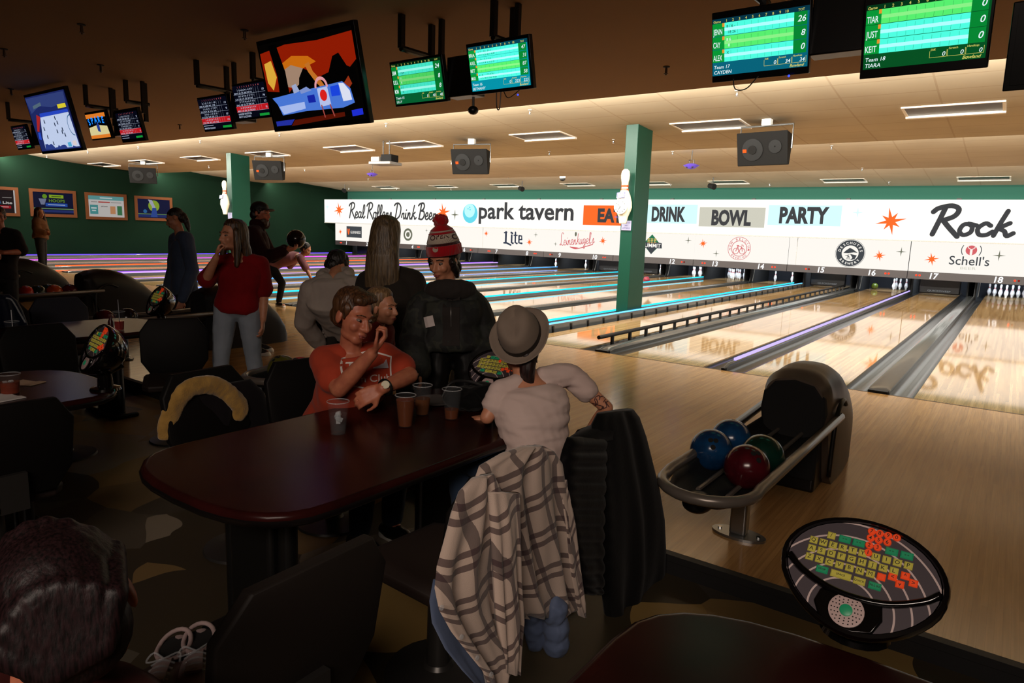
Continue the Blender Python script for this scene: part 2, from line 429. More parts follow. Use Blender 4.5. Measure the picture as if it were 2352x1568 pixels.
for k in range(1, 11):
    x = pair_x(k); c_, e_, nm_ = leds[k]; a = 2*k-1
    if k == 1: divider(x+.02, .05, .06, 'violet glowing rail along the far left wall beside lane 1', c_, e_)
    elif k in (4, 8):
        divider(x-GF-.005, .05, .07, f'{nm_} glowing rail along the right edge of lane {a-1}', c_, e_)
        divider(x+.005, .05, .07, f'pale glowing rail along the left edge of lane {a}', '#9a7cf0' if k == 4 else '#5aa8f4', 1.8)
        struct(MB().span((x-GF, .1, -.12), (x, 17.2, -.02)).build('floor_filler', m_rubber))
    else: divider(x, .05, .06, f'{nm_} glowing rail between lanes {a-1} and {a}', c_, e_)
    xm = x+GA/2+LW+GB/2
    divider(xm, .2, .045, f'broad grey ball track cover between lanes {a} and {a+1}')
# bumper rails raised on lane 15
x15 = lane_x(15)
bl = thing('bumper_rail', 'raised bumper rail on posts along right side of lane 15', 'bumper rail', (x15+.62, .5, 0))
xb = x15+LW/2+.10
MB().tube([(xb, .35, .13), (xb, 16.8, .13)], .028, 10).build('rail', m_rubber, bl)
mb_p = MB()
for j in range(30):
    y = .75+j*.55
    MB().box((xb, y, .04), (.035, .045, .16)).build('post', m_rubber, bl)
bl = thing('bumper_rail', 'grey bumper board with black studs along left side of lane 15', 'bumper rail', (x15-.62, .3, 0))
xb = x15-LW/2-.13
MB().span((xb-.015, .25, -.05), (xb+.012, 16.9, .1)).build('board', m_cap, bl)
for j in range(30):
    y = .6+j*.55
    MB().box((xb+.02, y, .02), (.02, .04, .11)).build('stud', m_black, bl)
# ---- signs
SIGN = lambda nm, col, es=1.0: glow('sign_'+nm, col, es)
s_white = SIGN('white', '#fffcf2', 1.15)
s_white2 = SIGN('lower_white', '#fffaf2', 1.0)
s_grey = SIGN('charcoal', '#434345', 1.0); s_org = SIGN('orange', '#ff6a28', 1.1); s_cyan = SIGN('cyan', '#c6ecf3', 1.25); s_tan = SIGN('tan', '#c9c7b8', 1.1)
s_pale = SIGN('pale_cyan', '#d2f2f5', 1.2); s_star = SIGN('star_grey', '#6e705f', 1.0); s_ball = SIGN('ball_cyan', '#66d4e6', 1.1); s_ballhi = SIGN('ball_light', '#b4eef2', 1.2)
s_dk = SIGN('dark_slate', '#474b50', .9); s_red = SIGN('soft_red', '#d8656a', 1.0); s_grn = SIGN('green', '#2f7d56', .9); s_gold = SIGN('gold', '#dfc06a', 1.0); s_lite = SIGN('navy', '#3b4356', .9)
m_band = mat('mask_band', '#2e2829', .5)
SY, MY = 15.6, 16.09
sign = thing('masking_sign', 'long white lit sign above the lanes reading park tavern', 'sign', (-12, SY, 1.66))
MB().span((-26.93, SY, 1.66), (6.5, SY+.35, 2.84)).build('sign_board', s_white, sign)
MB().span((-26.95, SY-.01, 1.635), (6.5, SY+.36, 1.662)).build('bottom_trim', mat('sign_trim', '#8c8a84', .5), sign)
SM = frame((0, SY-.006, 0), (1, 0, 0), (0, 0, 1))       # sign plane: x along lanes, y up
SG = lambda px, py: (ony(px, py, SY).x, ony(px, py, SY).z)
def starburst(mb, px, py, r, M=None, plane=SY):
    p = ony(px, py, plane); mb.star((p.x, p.z), r, r*.3, 8, M or SM, 0, .2, .72)
for px, py, r in ((779, 482, .42), (1018, 488, .45), (2046, 508, .42)):
    o_ = MB(); starburst(o_, px, py, r); o_.flat('orange_star', s_org, sign)
x, z = SG(1341, 470)
MB().rect(x, 1.87, ony(1450, 500, SY).x, 2.62, SM).flat('eat_panel', s_org, sign)
for px, py, r in ((752, 475, .22), (1970, 488, .17)):
    c_ = MB(); p = SG(px, py); c_.star(p, r, r*.22, 4, SM, 0, 0); c_.flat('pale_star', s_pale, sign)
g_ = MB(); p = SG(1045, 493); g_.star(p, .25, .045, 4, SM); g_.flat('grey_star', s_star, sign)
def sgrect(px0, px1, z0, z1, m_, nm):
    a, b = ony(px0, 500, SY).x, ony(px1, 500, SY).x
    MB().rect(a, z0, b, z1, SM).flat(nm, m_, sign); return (a+b)/2, b-a
SM2 = frame((0, SY-.01, 0), (1, 0, 0), (0, 0, 1)); SM3 = frame((0, SY-.013, 0), (1, 0, 0), (0, 0, 1))
def word(*a, **k): MB().text(*a, **k).flat('sign_lettering', s_grey, sign)
cxs = sgrect(1478, 1601, 2.00, 2.66, s_cyan, 'drink_panel'); word('DRINK', .68, SM2 @ T(cxs[0]-.05, 2.09, 0), .05, width=1.3)
cxs = sgrect(1606, 1757, 1.92, 2.58, s_tan, 'bowl_panel'); word('BOWL', .68, SM2 @ T(cxs[0], 2.0, 0), .05, width=1.36)
cxs = sgrect(1764, 1932, 2.02, 2.66, s_cyan, 'party_panel'); word('PARTY', .68, SM2 @ T(cxs[0], 2.11, 0), .05, width=1.5)
xe = ony(1395, 500, SY).x
word('EAT', .68, SM2 @ T(xe+.12, 2.01, 0), .05, width=1.08)
a, b = ony(1100, 490, SY).x, ony(1318, 490, SY).x
word('park tavern', .98, SM2 @ T(a, 2.04, 0), .022, align='l', width=b-a)
px_ = ony(1080, 491, SY).x
MB().disc((px_, 2.24), .42, SM, 32).flat('ball_logo', s_ball, sign)
MB().disc((px_-.03, 2.36), .30, SM2, 28).flat('ball_highlight', s_ballhi, sign)
MB().disc((px_-.12, 2.44), .035, SM3, 10).disc((px_-.02, 2.5), .035, SM3, 10).disc((px_, 2.4), .035, SM3, 10).flat('finger_hole', s_ball, sign)
# brush script, drawn stroke by stroke (unit height 1, baseline 0)
SCRIPT = {
 'R': [[(.02, 0), (.15, .5), (.26, .95)], [(-.02, .8), (.1, .93), (.4, 1.02), (.58, .9), (.5, .66), (.24, .5)], [(.24, .5), (.4, .25), (.62, -.06)]],
 'D': [[(.05, .02), (.18, .5), (.28, .95)], [(-.02, .85), (.12, .96), (.4, .98), (.62, .72), (.5, .22), (.2, 0), (0, .04)]],
 'B': [[(.05, .02), (.17, .5), (.28, .95)], [(0, .85), (.15, .96), (.45, 1.0), (.55, .82), (.42, .6), (.2, .54)], [(.2, .54), (.5, .48), (.52, .2), (.3, 0), (.02, .04)]],
 'L': [[(.55, .9), (.42, 1.02), (.25, .85), (.2, .4), (.1, .05), (-.05, .05), (.1, .12), (.3, 0), (.55, .06)]],
 'o': [[(.3, .38), (.12, .36), (.04, .14), (.14, 0), (.3, .1), (.32, .3), (.22, .4), (.42, .34)]],
 'c': [[(.34, .34), (.22, .42), (.06, .24), (.1, .03), (.26, .02), (.4, .14)]],
 'k': [[(.05, 0), (.16, .4), (.3, .85)], [(.38, .44), (.22, .32), (.14, .22)], [(.16, .24), (.28, .16), (.34, .0), (.48, .1)]],
 'e': [[(.06, .18), (.24, .22), (.28, .36), (.18, .42), (.06, .26), (.06, .06), (.2, 0), (.4, .14)]],
 'a': [[(.32, .38), (.14, .4), (.03, .18), (.1, .01), (.24, .12), (.34, .38)], [(.34, .38), (.28, .1), (.34, .01), (.46, .12)]],
 'l': [[(.04, .12), (.24, .5), (.28, .82), (.18, .84), (.08, .4), (.08, .08), (.16, 0), (.3, .12)]],
 'r': [[(.02, .1), (.12, .38), (.1, .3), (.26, .36), (.22, .12), (.26, 0), (.38, .1)]],
 's': [[(.02, .06), (.2, .42), (.22, .2), (.16, .02), (.02, .04)], [(.16, .02), (.34, .12)]],
 'i': [[(.02, .1), (.1, .38), (.06, .1), (.12, 0), (.24, .12)], [(.14, .55), (.16, .57)]],
 'n': [[(.02, 0), (.1, .38)], [(.06, .16), (.2, .38), (.28, .34), (.24, .1), (.3, 0), (.42, .12)]],
 'u': [[(.06, .38), (.02, .1), (.1, 0), (.24, .14), (.3, .38)], [(.3, .38), (.26, .1), (.32, 0), (.44, .12)]],
 'g': [[(.3, .38), (.12, .4), (.03, .2), (.1, .06), (.24, .14), (.32, .38), (.26, -.1), (.14, -.35), (.02, -.28), (.12, -.1), (.42, .12)]],
 "'": [[(.06, .85), (.02, .7)]]}
ADV = {'R': .62, 'D': .66, 'B': .6, 'L': .5, 'o': .4, 'c': .38, 'k': .44, 'e': .36, 'a': .44, 'l': .28, 'r': .36, 's': .32, 'i': .22, 'n': .4, 'u': .42, 'g': .42, "'": .12, ' ': .26}
def script(mb, s, M, size, wd, wide=1):
    x = 0
    for ch in s:
        for st in SCRIPT.get(ch, []):
            big = ch in 'RDB'
            mb.stroke([((x+a*wide)*size, b*size) for a, b in st], wd*size*(1.15 if big else 1), M)
        x += ADV.get(ch, .3)*wide
    return x*size
t_ = MB()
xa, xb2 = ony(803, 490, SY).x, ony(1003, 490, SY).x
wl = sum(ADV[c] for c in 'Real Rollers Drink Beer')
script(t_, 'Real Rollers Drink Beer', SM2 @ T(xa, 1.93, 0), .74, .098, (xb2-xa)/(wl*.74))
t_.flat('script_lettering', s_grey, sign); t_ = MB()
xa = ony(2143, 510, SY).x
script(t_, 'Rock', SM2 @ T(xa, ony(2230, 540, SY).z, 0), .80, .15, 1.28)
t_.flat('script_lettering', s_grey, sign)
for j in range(11):
    MB().box((-25+j*2.9, SY+.1, 2.86), (.12, .08, .05)).build('hanger_clip', m_rubber, sign)
# lower mask panels, one per lane pair
LSM = frame((0, MY-.005, 0), (1, 0, 0), (0, 0, 1)); LSM2 = frame((0, MY-.008, 0), (1, 0, 0), (0, 0, 1))
m_num = glow('lane_number', '#ffffff', 1.0); m_led = glow('red_indicator', '#ff3018', 3)
m_ledoff = glow('red_indicator_dim', '#a01408', .7)
brand = {1: 'GUINNESS', 4: 'Lite', 5: "Leinenkugel's", 6: 'SUMMIT', 7: 'NEW BELGIUM', 8: 'DESCHUTES', 9: "Schell's", 2: 'round', 3: 'plain', 10: 'plain'}
desc = {1: 'with black Guinness plate', 2: 'with round emblem', 3: 'mostly blank', 4: 'with Lite lettering', 5: 'with red script lettering', 6: 'with green Summit diamond', 7: 'with red New Belgium roundel', 8: 'with dark Deschutes roundel', 9: "with Schell's lettering", 10: 'beyond lane 18'}
def arc_text(mb, s, c, r, a_mid, size, M, span, inward=False):
    n = len(s)
    for i, ch in enumerate(s):
        f_ = (i/(n-1)-.5) if n > 1 else 0
        a = R(a_mid-(span*f_ if not inward else -span*f_))
        rot = a-math.pi/2 if not inward else a+math.pi/2
        mb.text(ch, size, M @ T(c[0]+r*math.cos(a), c[1]+r*math.sin(a), 0) @ RZ(rot) @ T(0, -size*.36, 0), .02)
def panel(k):
    x0, x1 = pair_x(k), pair_x(k)+2*PITCH; a = 2*k-1
    xs = x0-(GF if k in (4, 8) else 0)
    p = thing('lane_sign', f'white lower sign above lanes {a} and {a+1} {desc[k]}', 'sign', (x0+PITCH, MY, .5), 0, 'lower signs over the pins')
    MB().span((xs+.012, MY, .743), (x1-.012, MY+.06, 1.64)).build('panel_board', s_white2, p)
    MB().span((xs+.008, MY-.004, .515), (x1-.008, MY+.06, .742)).build('panel_band', m_band, p)
    if k in (4, 8): MB().span((x0-.006, MY-.006, .75), (x0+.006, MY, 1.64)).build('joint_strip', mat('sign_trim'), p)
    for i in (a, a+1):
        # numbers sit a little towards the middle of the pair
        xx = lane_x(i)+(.28 if i == a else -.28)*.2
        px = {1: 796, 2: 843, 4: 947, 6: 1066, 7: 1140, 8: 1210, 9: 1285, 10: 1366, 12: 1544, 13: 1643, 14: 1749, 15: 1888, 16: 2006, 17: 2150, 18: 2300}.get(i)
        if px: xx = ony(px, 600, MY).x
        MB().text(str(i), .24, LSM @ T(xx, .545, 0), .03, .12).flat('lane_number', m_num, p)
        xi = xx+(-.42 if i == a else .42)
        for d_, mm in ((-.045, m_led), (.045, m_led if i % 3 else m_ledoff)):
            MB().ell((xi+d_, MY-.012, .63), (.028, .02, .028), nu=10, nv=6).build('indicator_light', mm, p)
    xc = x0+PITCH; b = brand[k]
    if k == 1:
        MB().rect(xc-.72, .93, xc+.45, 1.50, LSM).flat('logo_plate', s_dk, p)
        MB().text('GUINNESS', .2, LSM2 @ T(xc-.02, 1.13, 0), .005, width=.78).flat('logo_lettering', s_white2, p)
        MB().stroke([(xc-.64, 1.36), (xc-.56, 1.08), (xc-.48, 1.36)], .045, LSM2).stroke([(xc-.56, 1.36), (xc-.56, 1.1)], .03, LSM2).flat('logo_harp', s_org, p)
    if k == 2:
        MB().ring((xc+.5, 1.2), .2, .3, LSM).flat('logo_ring', s_star, p); MB().disc((xc+.5, 1.2), .12, LSM).flat('logo_centre', s_star, p)
    if k == 4:
        t = MB()    # blackletter 'Lite' from broad strokes
        xo = ony(1158, 545, MY).x
        W = ony(1200, 545, MY).x-xo; H = .5; yb = .98
        def bl_(pts, wd=.075): t.stroke([(xo+a*W, yb+b*H) for a, b in pts], wd, LSM, k=1)
        bl_([(.1, 1.0), (.1, .1)], .1); bl_([(0, .08), (.12, .1), (.38, -.08)]); bl_([(0, .95), (.15, 1.0)], .05)
        bl_([(.42, .75), (.42, .12), (.5, .08)], .09); bl_([(.38, .98), (.46, .92)], .08)
        bl_([(.62, 1.0), (.62, .14), (.72, .08)], .08); bl_([(.54, .76), (.72, .76)], .05)
        bl_([(.98, .42), (.82, .42)], .05); bl_([(.82, .72), (.82, .14), (.98, .1)], .08); bl_([(.82, .74), (.96, .72), (.97, .45)], .06)
        t.flat('logo_lettering', s_lite, p)
    if k == 5:
        t = MB(); xo = ony(1287, 555, MY).x; W = ony(1366, 555, MY).x-xo
        script(t, "Leinenkugel's", LSM @ T(xo, 1.02, 0) @ RZ(.09), .5, .05, W/(sum(ADV[c] for c in "Leinenkugel's")*.5))
        t.stroke([(xo+.3*W, .98), (xo+.5*W, .92), (xo+.95*W, 1.12)], .035, LSM).poly([(xo+.3*W, .99), (xo+.42*W, .9), (xo+.55*W, .97)], LSM)
        t.flat('logo_lettering', s_red, p)
        MB().disc((xo+.45*W, 1.5), .05, LSM, 10, .09).flat('logo_feather', s_star, p)
    if k == 6:
        xo = ony(1497, 560, MY).x; z_ = 1.22
        MB().poly([(xo-.36, z_), (xo, z_+.37), (xo+.36, z_), (xo, z_-.37)], LSM).flat('logo_diamond', s_grn, p)
        t = MB()
        for d_ in (-.13, 0, .13):
            t.stroke([(xo+d_*.7, z_), (xo+d_, z_+.2)], .02, LSM2)
            for j in range(3): t.disc((xo+d_-.025, z_+.08+j*.06), .03, LSM2, 8, .02).disc((xo+d_+.025, z_+.08+j*.06), .03, LSM2, 8, .02)
        t.flat('logo_wheat', s_gold, p)
        MB().poly([(xo-.42, z_-.14), (xo+.42, z_-.14), (xo+.40, z_+.06), (xo, z_+.1), (xo-.40, z_+.06)], LSM2).poly([(xo-.2, z_-.14), (xo+.2, z_-.14), (xo, z_-.37)], LSM2).flat('logo_banner', s_dk, p)
        MB().text('SUMMIT', .2, frame((0, MY-.012, 0), (1, 0, 0), (0, 0, 1)) @ T(xo, z_-.11, 0), .015, width=.74).flat('logo_lettering', s_white2, p)
    if k == 7:
        xo = ony(1698, 569, MY).x; z_ = 1.2; t = MB()
        t.ring((xo, z_), .385, .4, LSM).ring((xo, z_), .255, .275, LSM)
        arc_text(t, 'NEW BELGIUM', (xo, z_), .33, 90, .1, LSM, 190); arc_text(t, 'BREWING', (xo, z_), .33, 270, .085, LSM, 90, True)
        t.ring((xo-.11, z_-.09), .085, .105, LSM).ring((xo+.11, z_-.09), .085, .105, LSM)
        t.stroke([(xo-.11, z_-.09), (xo-.05, z_+.08), (xo+.09, z_+.06), (xo+.11, z_-.09)], .025, LSM, k=1).stroke([(xo+.09, z_+.06), (xo+.0, z_-.1), (xo-.05, z_+.06)], .025, LSM, k=1)
        t.stroke([(xo+.07, z_+.12), (xo+.12, z_+.12), (xo+.14, z_+.08)], .02, LSM).stroke([(xo-.08, z_+.1), (xo-.02, z_+.1)], .03, LSM)
        t.flat('logo_roundel', s_red, p)
    if k == 8:
        xo = ony(1953, 578, MY).x; z_ = 1.2
        MB().ring((xo, z_), .245, .41, LSM, 40).ring((xo, z_), .425, .435, LSM, 40).flat('logo_roundel', s_dk, p)
        t = MB(); M_ = LSM2
        arc_text(t, 'DESCHUTES', (xo, z_), .325, 90, .11, M_, 150); arc_text(t, 'BREWERY', (xo, z_), .325, 270, .1, M_, 100, True)
        t.flat('logo_lettering', s_white2, p)
        t = MB(); t.poly([(xo-.2, z_-.0), (xo-.12, z_+.09), (xo-.02, z_+.17), (xo+.08, z_+.12), (xo+.22, z_+.02), (xo+.1, z_+.03), (xo-.05, z_+.0)], LSM)
        t.poly([(xo+.0, z_-.02), (xo+.2, z_-.06), (xo+.15, z_-.18), (xo+.02, z_-.22), (xo+.08, z_-.14)], LSM)
        for j in range(5): t.stroke([(xo-.02-j*.03, z_-.03-j*.012), (xo-.06+j*.01, z_-.1), (xo-.1+j*.03, z_-.2)], .01, LSM)
        t.flat('logo_river', s_dk, p)
    if k == 9:
        xo = ony(2229, 590, MY).x
        MB().disc((xo, 1.43), .14, LSM, 24).flat('logo_disc', s_red, p)
        t = MB(); t.stroke([(xo, 1.32), (xo, 1.43)], .06, LSM2)
        for s in (-1, 1): t.stroke([(xo, 1.45), (xo+s*.07, 1.49), (xo+s*.08, 1.53)], .018, LSM2)
        t.flat('logo_stag', s_white2, p)
        t = MB(); t.text("Schell's", .36, LSM @ T(xo-.02, 1.0, 0), .006, width=.98)
        for s in (-1, 1): t.ring((xo, 1.43), .23, .25, LSM, 10, 0, -35+(180 if s < 0 else 0), 35+(180 if s < 0 else 0))
        t.flat('logo_lettering', s_grn if False else s_dk, p)
        MB().text('BEER', .11, LSM @ T(xo-.02, .87, 0), 0, width=.38).flat('logo_subtitle', s_tan, p)
    for (kk, px, py, r) in ((1, 782, 532, .16), (4, 1117, 536, .15), (4, 1216, 556, .17), (5, 1385, 553, .18), (7, 1615, 559, .17), (8, 2020, 587, .18), (9, 2140, 595, .2)):
        if kk == k: so = MB(); starburst(so, px, py, r, LSM, MY); so.flat('orange_star', s_org, p)
    for (kk, px, py, r) in ((2, 942, 533, .1), (3, 980, 529, .1), (4, 1231, 539, .12), (5, 1276, 560, .1), (6, 1581, 552, .14), (7, 1645, 582, .13), (8, 2070, 578, .15), (9, 2295, 587, .16)):
        if kk == k: q = ony(px, py, MY); MB().star((q.x, q.z), r, r*.16, 4, LSM).flat('grey_star', s_star, p)
for k in range(1, 11): panel(k)
# ---- pin decks
m_pin = mat('pin_white', '#f2f2ee', .2); m_pinred = mat('pin_stripe', '#b81c1c', .3)
PIN = [(.0258, 0), (.028, .01), (.0365, .05), (.0535, .09), (.0605, .115), (.0575, .15), (.043, .2), (.027, .235), (.0235, .255), (.0255, .29), (.031, .315), (.0323, .34), (.028, .365), (.015, .379), (.003, .381)]
pin0 = thing('bowling_pin', 'white bowling pin', 'bowling pin', (0, 0, 0), 0, 'pins')
MB().lathe(PIN, 16).build('pin_body', m_pin, pin0, sharp=180)
MB().lathe([(.0278, .232), (.0250, .244), (.0262, .244), (.0290, .232)], 16).lathe([(.0244, .256), (.0246, .268), (.026, .268), (.0258, .256)], 16).build('pin_stripe', m_pinred, pin0)
SPOT = [(0, 0)]+[(-.1524+.3048*j, .264) for j in range(2)]+[(-.3048+.3048*j, .528) for j in range(3)]+[(-.4572+.3048*j, .792) for j in range(4)]
first = [True]
row = {0: 'front', 1: 'second', 2: 'second', 3: 'third', 4: 'third', 5: 'third', 6: 'back', 7: 'back', 8: 'back', 9: 'back'}
standing = {4: (0, 1, 2, 4, 5, 8), 6: (5, 9), 7: (3, 6, 4), 8: (0, 2, 5), 9: (3, 4), 11: (1, 2, 5), 12: (0, 1, 2, 4, 5, 9), 13: tuple(range(10)), 14: (3, 5), 16: (2, 5, 8, 9), 18: tuple(range(10)), 3: (0, 1, 5), 5: (2, 4), 19: tuple(range(10))}
for i, ids in standing.items():
    for j in ids:
        loc = (lane_x(i)+SPOT[j][0], 18.29+SPOT[j][1], 0)
        lb = f'white pin in the {row[j]} row at the end of lane {i}' + (', ' + {1: 'left', 2: 'right', 3: 'left', 4: 'middle', 5: 'right', 6: 'left end', 7: 'inner left', 8: 'inner right', 9: 'right end'}[j] if j else '')
        g = 'pins standing on the lanes'
        if first[0]: pin0.location = loc; pin0['label'] = lb; pin0['group'] = g; first[0] = False
        else: dup(pin0, loc, None, lb, g)
m_sweep = mat('pinsetter_black', '#0d0e12', .3)
m_swtxt = glow('sweep_lettering', '#c8ccd0', .35)
for i in range(1, 21):
    x = lane_x(i); sw = i in (2, 10, 11, 15, 17, 1, 20)
    t = thing('pinsetter', f'dark pinsetter at the end of lane {i}' + (' with its sweep bar lowered' if sw else ' open above the pins'), 'pinsetter', (x, 18, 0), 0, 'pinsetters behind the mask')
    MB().span((x-.77, 17.25, -.1), (x-.73, 19.6, 1.5)).build('side_plate', m_dark, t)
    MB().span((x+.73, 17.25, -.1), (x+.77, 19.6, 1.5)).build('side_plate', m_dark, t)
    MB().span((x-.73, 19.45, -.1), (x+.73, 19.55, 1.5)).build('pit_curtain', mat('pit_curtain', '#10131c', .8), t)
    if sw:
        MB().box((x, 17.45, .28), (1.12, .14, .5)).build('sweep_bar', m_sweep, t, bevel=.04)
        if i in (2, 10, 11, 15, 17):
            MB().text('QUICKSWEEP', .07, frame((x, 17.37, .10), (1, 0, 0), (0, 0, 1)), .01, width=.62).flat('sweep_lettering', m_swtxt, t)
    if i % 2 == 0:
        xm = x-LW/2-.2
        for d_ in (-.05, .05): MB().tube([(xm+d_, 17.26, .03), (xm+d_*1.2, 17.5, .7)], .012, 6).build('lift_rod', m_steel, t)
    l = area('pin_deck_lamp', (x, 17.55, .95), (0, .75, -1), 1.0, .12, 26, (.72, .84, 1), 140)
# ================================================================ ceiling: screens, fixtures, speakers
m_scr = mat('screen_frame', '#0a0a0b', .3)
TILT = R(13)
def scr_frame(X, Y, Z): # plane of a screen that leans down towards the seats: x right, y up the screen
    return frame((X, Y, Z), (1, 0, 0), (0, -math.sin(TILT), math.cos(TILT)))
def G(c, es): return glow('screen_'+c+str(es), c, es)
def monitor(cx, cz, label, w=.69, h=.415, Y=-2.9, grp='scoring monitors hung from the ceiling', nm='scoring_monitor'):
    t = thing(nm, label, 'monitor', (cx, Y, cz), 0, grp)
    M = scr_frame(cx, Y, cz)
    MB().box((0, 0, -.03), (w, h, .05), M).build('monitor_case', m_scr, t, bevel=.006)
    return t, M
def pole(t, x, y, z0, mm=None):
    mb = MB().span((x-.022, y-.022, z0), (x+.022, y+.022, 3.498)).build('hanger_pole', mm or m_black, t)
TW, TH = .645, .37
BIGP = 0
def score(t, M, rows, hi, team, name, tots, sums, top='#0d4a52', bottom='#0a7d96', e=1.0, dim=1.0, frames=None):
    w, h = TW, TH; x0, y0 = -w/2, -h/2
    def q(nm, col, es, *r): MB().rect(*r, M, .001).flat(nm, G(col, round(es*e, 2)), t)
    MB().rect(x0, y0, x0+w, y0+h, M, .0005).flat('screen', G(bottom, round(.75*e, 2)), t)
    q('screen_header', top, .5, x0, y0+h-.03, x0+w, y0+h)
    n = len(rows); hh = (h-.03-.085)/n
    fw = lambda mb: mb.flat('score_lettering', G('#eafcff', .95), t)
    bk = MB(); yl = MB(); orn = MB()
    for i, (nmx, a_, b_) in enumerate(rows):
        ya = y0+h-.03-hh*(i+1); on = i == hi
        MB().rect(x0, ya+.003, x0+.085, ya+hh, M, .001).flat('name_cell', G('#0ba83e', round(.75*e, 2)), t)
        MB().rect(x0+.085, ya+.003, x0+w-.095, ya+hh, M, .001).flat('score_row', G('#58f070' if on else '#48f0d0', round((.95 if on else 1.15)*e, 2)), t)
        MB().rect(x0+.085, ya+hh*.38, x0+w-.095, ya+hh*.62, M, .0014).flat('score_row_band', G('#90f88c' if on else '#a0fff0', round((.9 if on else 1.2)*e, 2)), t)
        MB().rect(x0+w-.095, ya+.003, x0+w-.012, ya+hh, M, .001).flat('total_cell', G('#0a9a3c', round(.7*e, 2)), t)
        orn.rect(x0+.07, ya+hh*.72, x0+.086, ya+hh, M, .002)
        wt = MB(); wt.text(nmx, hh*.62, M @ T(x0+.006, ya+hh*.16, .002), .01, align='l', width=.064 if len(nmx) > 3 else .05)
        fw(wt); fw(MB().text(str(tots[i]), hh*.62, M @ T(x0+w-.02, ya+hh*.3, .002), .01, .2, align='r'))
        mk = MB().text(a_, hh*.3, M @ T(x0+.1, ya+hh*.62, .002), .008, align='l').text(b_, hh*.3, M @ T(x0+.112, ya+hh*.18, .002), .008, align='l')
        if mk.v: (fw(mk) if on else mk.flat('score_marks', G('#1c5a50', .5), t))
        for j in range(1, 10):
            xx = x0+.085+(w-.18)*j/10; bk.rect(xx-.0006, ya+.006, xx+.0006, ya+hh*.9, M, .0013)
    fy = lambda mb: mb.flat('label_lettering', G('#e4e070', .85), t)
    yl.text('Game', .022, M @ T(x0+.008, y0+h-.025, .002), .01, .1, align='l')
    for j in range(10): fy(MB().text(str(j+1), .024, M @ T(x0+.1+j*.045, y0+h-.025, .002), .012))
    fy(yl); yl = MB(); yl.text('TOT', .02, M @ T(x0+w-.05, y0+h-.025, .002), .01)
    fy(yl); fw(bk) if False else bk.flat('row_grid', G('#1c5a50', .5), t)
    wt = MB(); wt.text(team, .032, M @ T(x0+.012, y0+.045, .002), .008, .15, align='l').text(name, .032, M @ T(x0+.012, y0+.01, .002), .008, .15, align='l')
    for j, (lb, v) in enumerate(zip(('Diff.', 'Scratch', 'Handicap'), sums)):
        xa = x0+w*.56+j*.092
        fy(MB().text(lb, .016, M @ T(xa+.005, y0+.069, .002), .01, .15, align='l'))
        fw(MB().text(str(v), .034, M @ T(xa+.082, y0+.036, .002), .008, .15, align='r'))
        yl = MB()
        for r in ((xa, y0+.03, xa+.09, y0+.032), (xa, y0+.03, xa+.002, y0+.068), (xa+.088, y0+.03, xa+.09, y0+.07)): yl.rect(*r, M, .002)
        yl.flat('box_frame', G('#e4e070', .85), t)
    fy(MB().text('Bowland', .026, M @ T(x0+w-.02, y0+.006, .002), .014, .3, align='r'))
    fw(wt); orn.flat('player_marker', G('#f09a30', .9), t)
def darkscore(t, M, names, reds, foot, seed):
    rr = random.Random(seed); w, h = TW, TH; x0, y0 = -w/2, -h/2
    MB().rect(x0, y0, x0+w, y0+h, M, .0005).flat('screen', G('#0a0c1c', .6), t)
    wt = MB(); n = 4; hh = (h-.035-.07)/n
    MB().rect(x0, y0+.07, x0+w, y0+.07+hh, M, .001).flat('red_row', G('#d01c24', .8), t)
    for i in range(n):
        ya = y0+.07+hh*(n-1-i)
        wt.rect(x0, ya, x0+w, ya+.0018, M, .002)
        for j in range(10): wt.rect(x0+.09+j*.047, ya, x0+.0912+j*.047, ya+hh, M, .0018)
        wt.text(' '.join(rr.choice('9876543-X/') for _ in range(9)), hh*.36, M @ T(x0+.1, ya+hh*.56, .002), .01, align='l', width=.3)
        wt.text(names[i]+' '+' '.join(str(rr.randint(8, 90)) for _ in range(5)), hh*.36, M @ T(x0+.02, ya+hh*.1, .002), .01, align='l', width=.36)
        wt.text(str(rr.randint(90, 160)), hh*.5, M @ T(x0+w-.02, ya+hh*.25, .002), .01, align='r')
    for f_, yy in zip(foot, (.037, .006)):
        if f_: wt.text(f_, .03, M @ T(x0+.02, y0+yy, .002), .012, align='l')
        else: wt.rect(x0+.02, y0+yy+.008, x0+.24, y0+yy+.014, M, .002)
    wt.flat('score_lettering', G('#c4cfe8', .75), t)
    hd = MB()
    for j in range(10): hd.text(str(j+1), .024, M @ T(x0+.11+j*.047, y0+h-.028, .002), .012)
    hd.flat('header_lettering', G('#e06a70', .7), t)
    MB().rect(x0+w-.2, y0+.005, x0+w-.01, y0+.032, M, .001).flat('green_badge', G('#18a43c', .8), t)
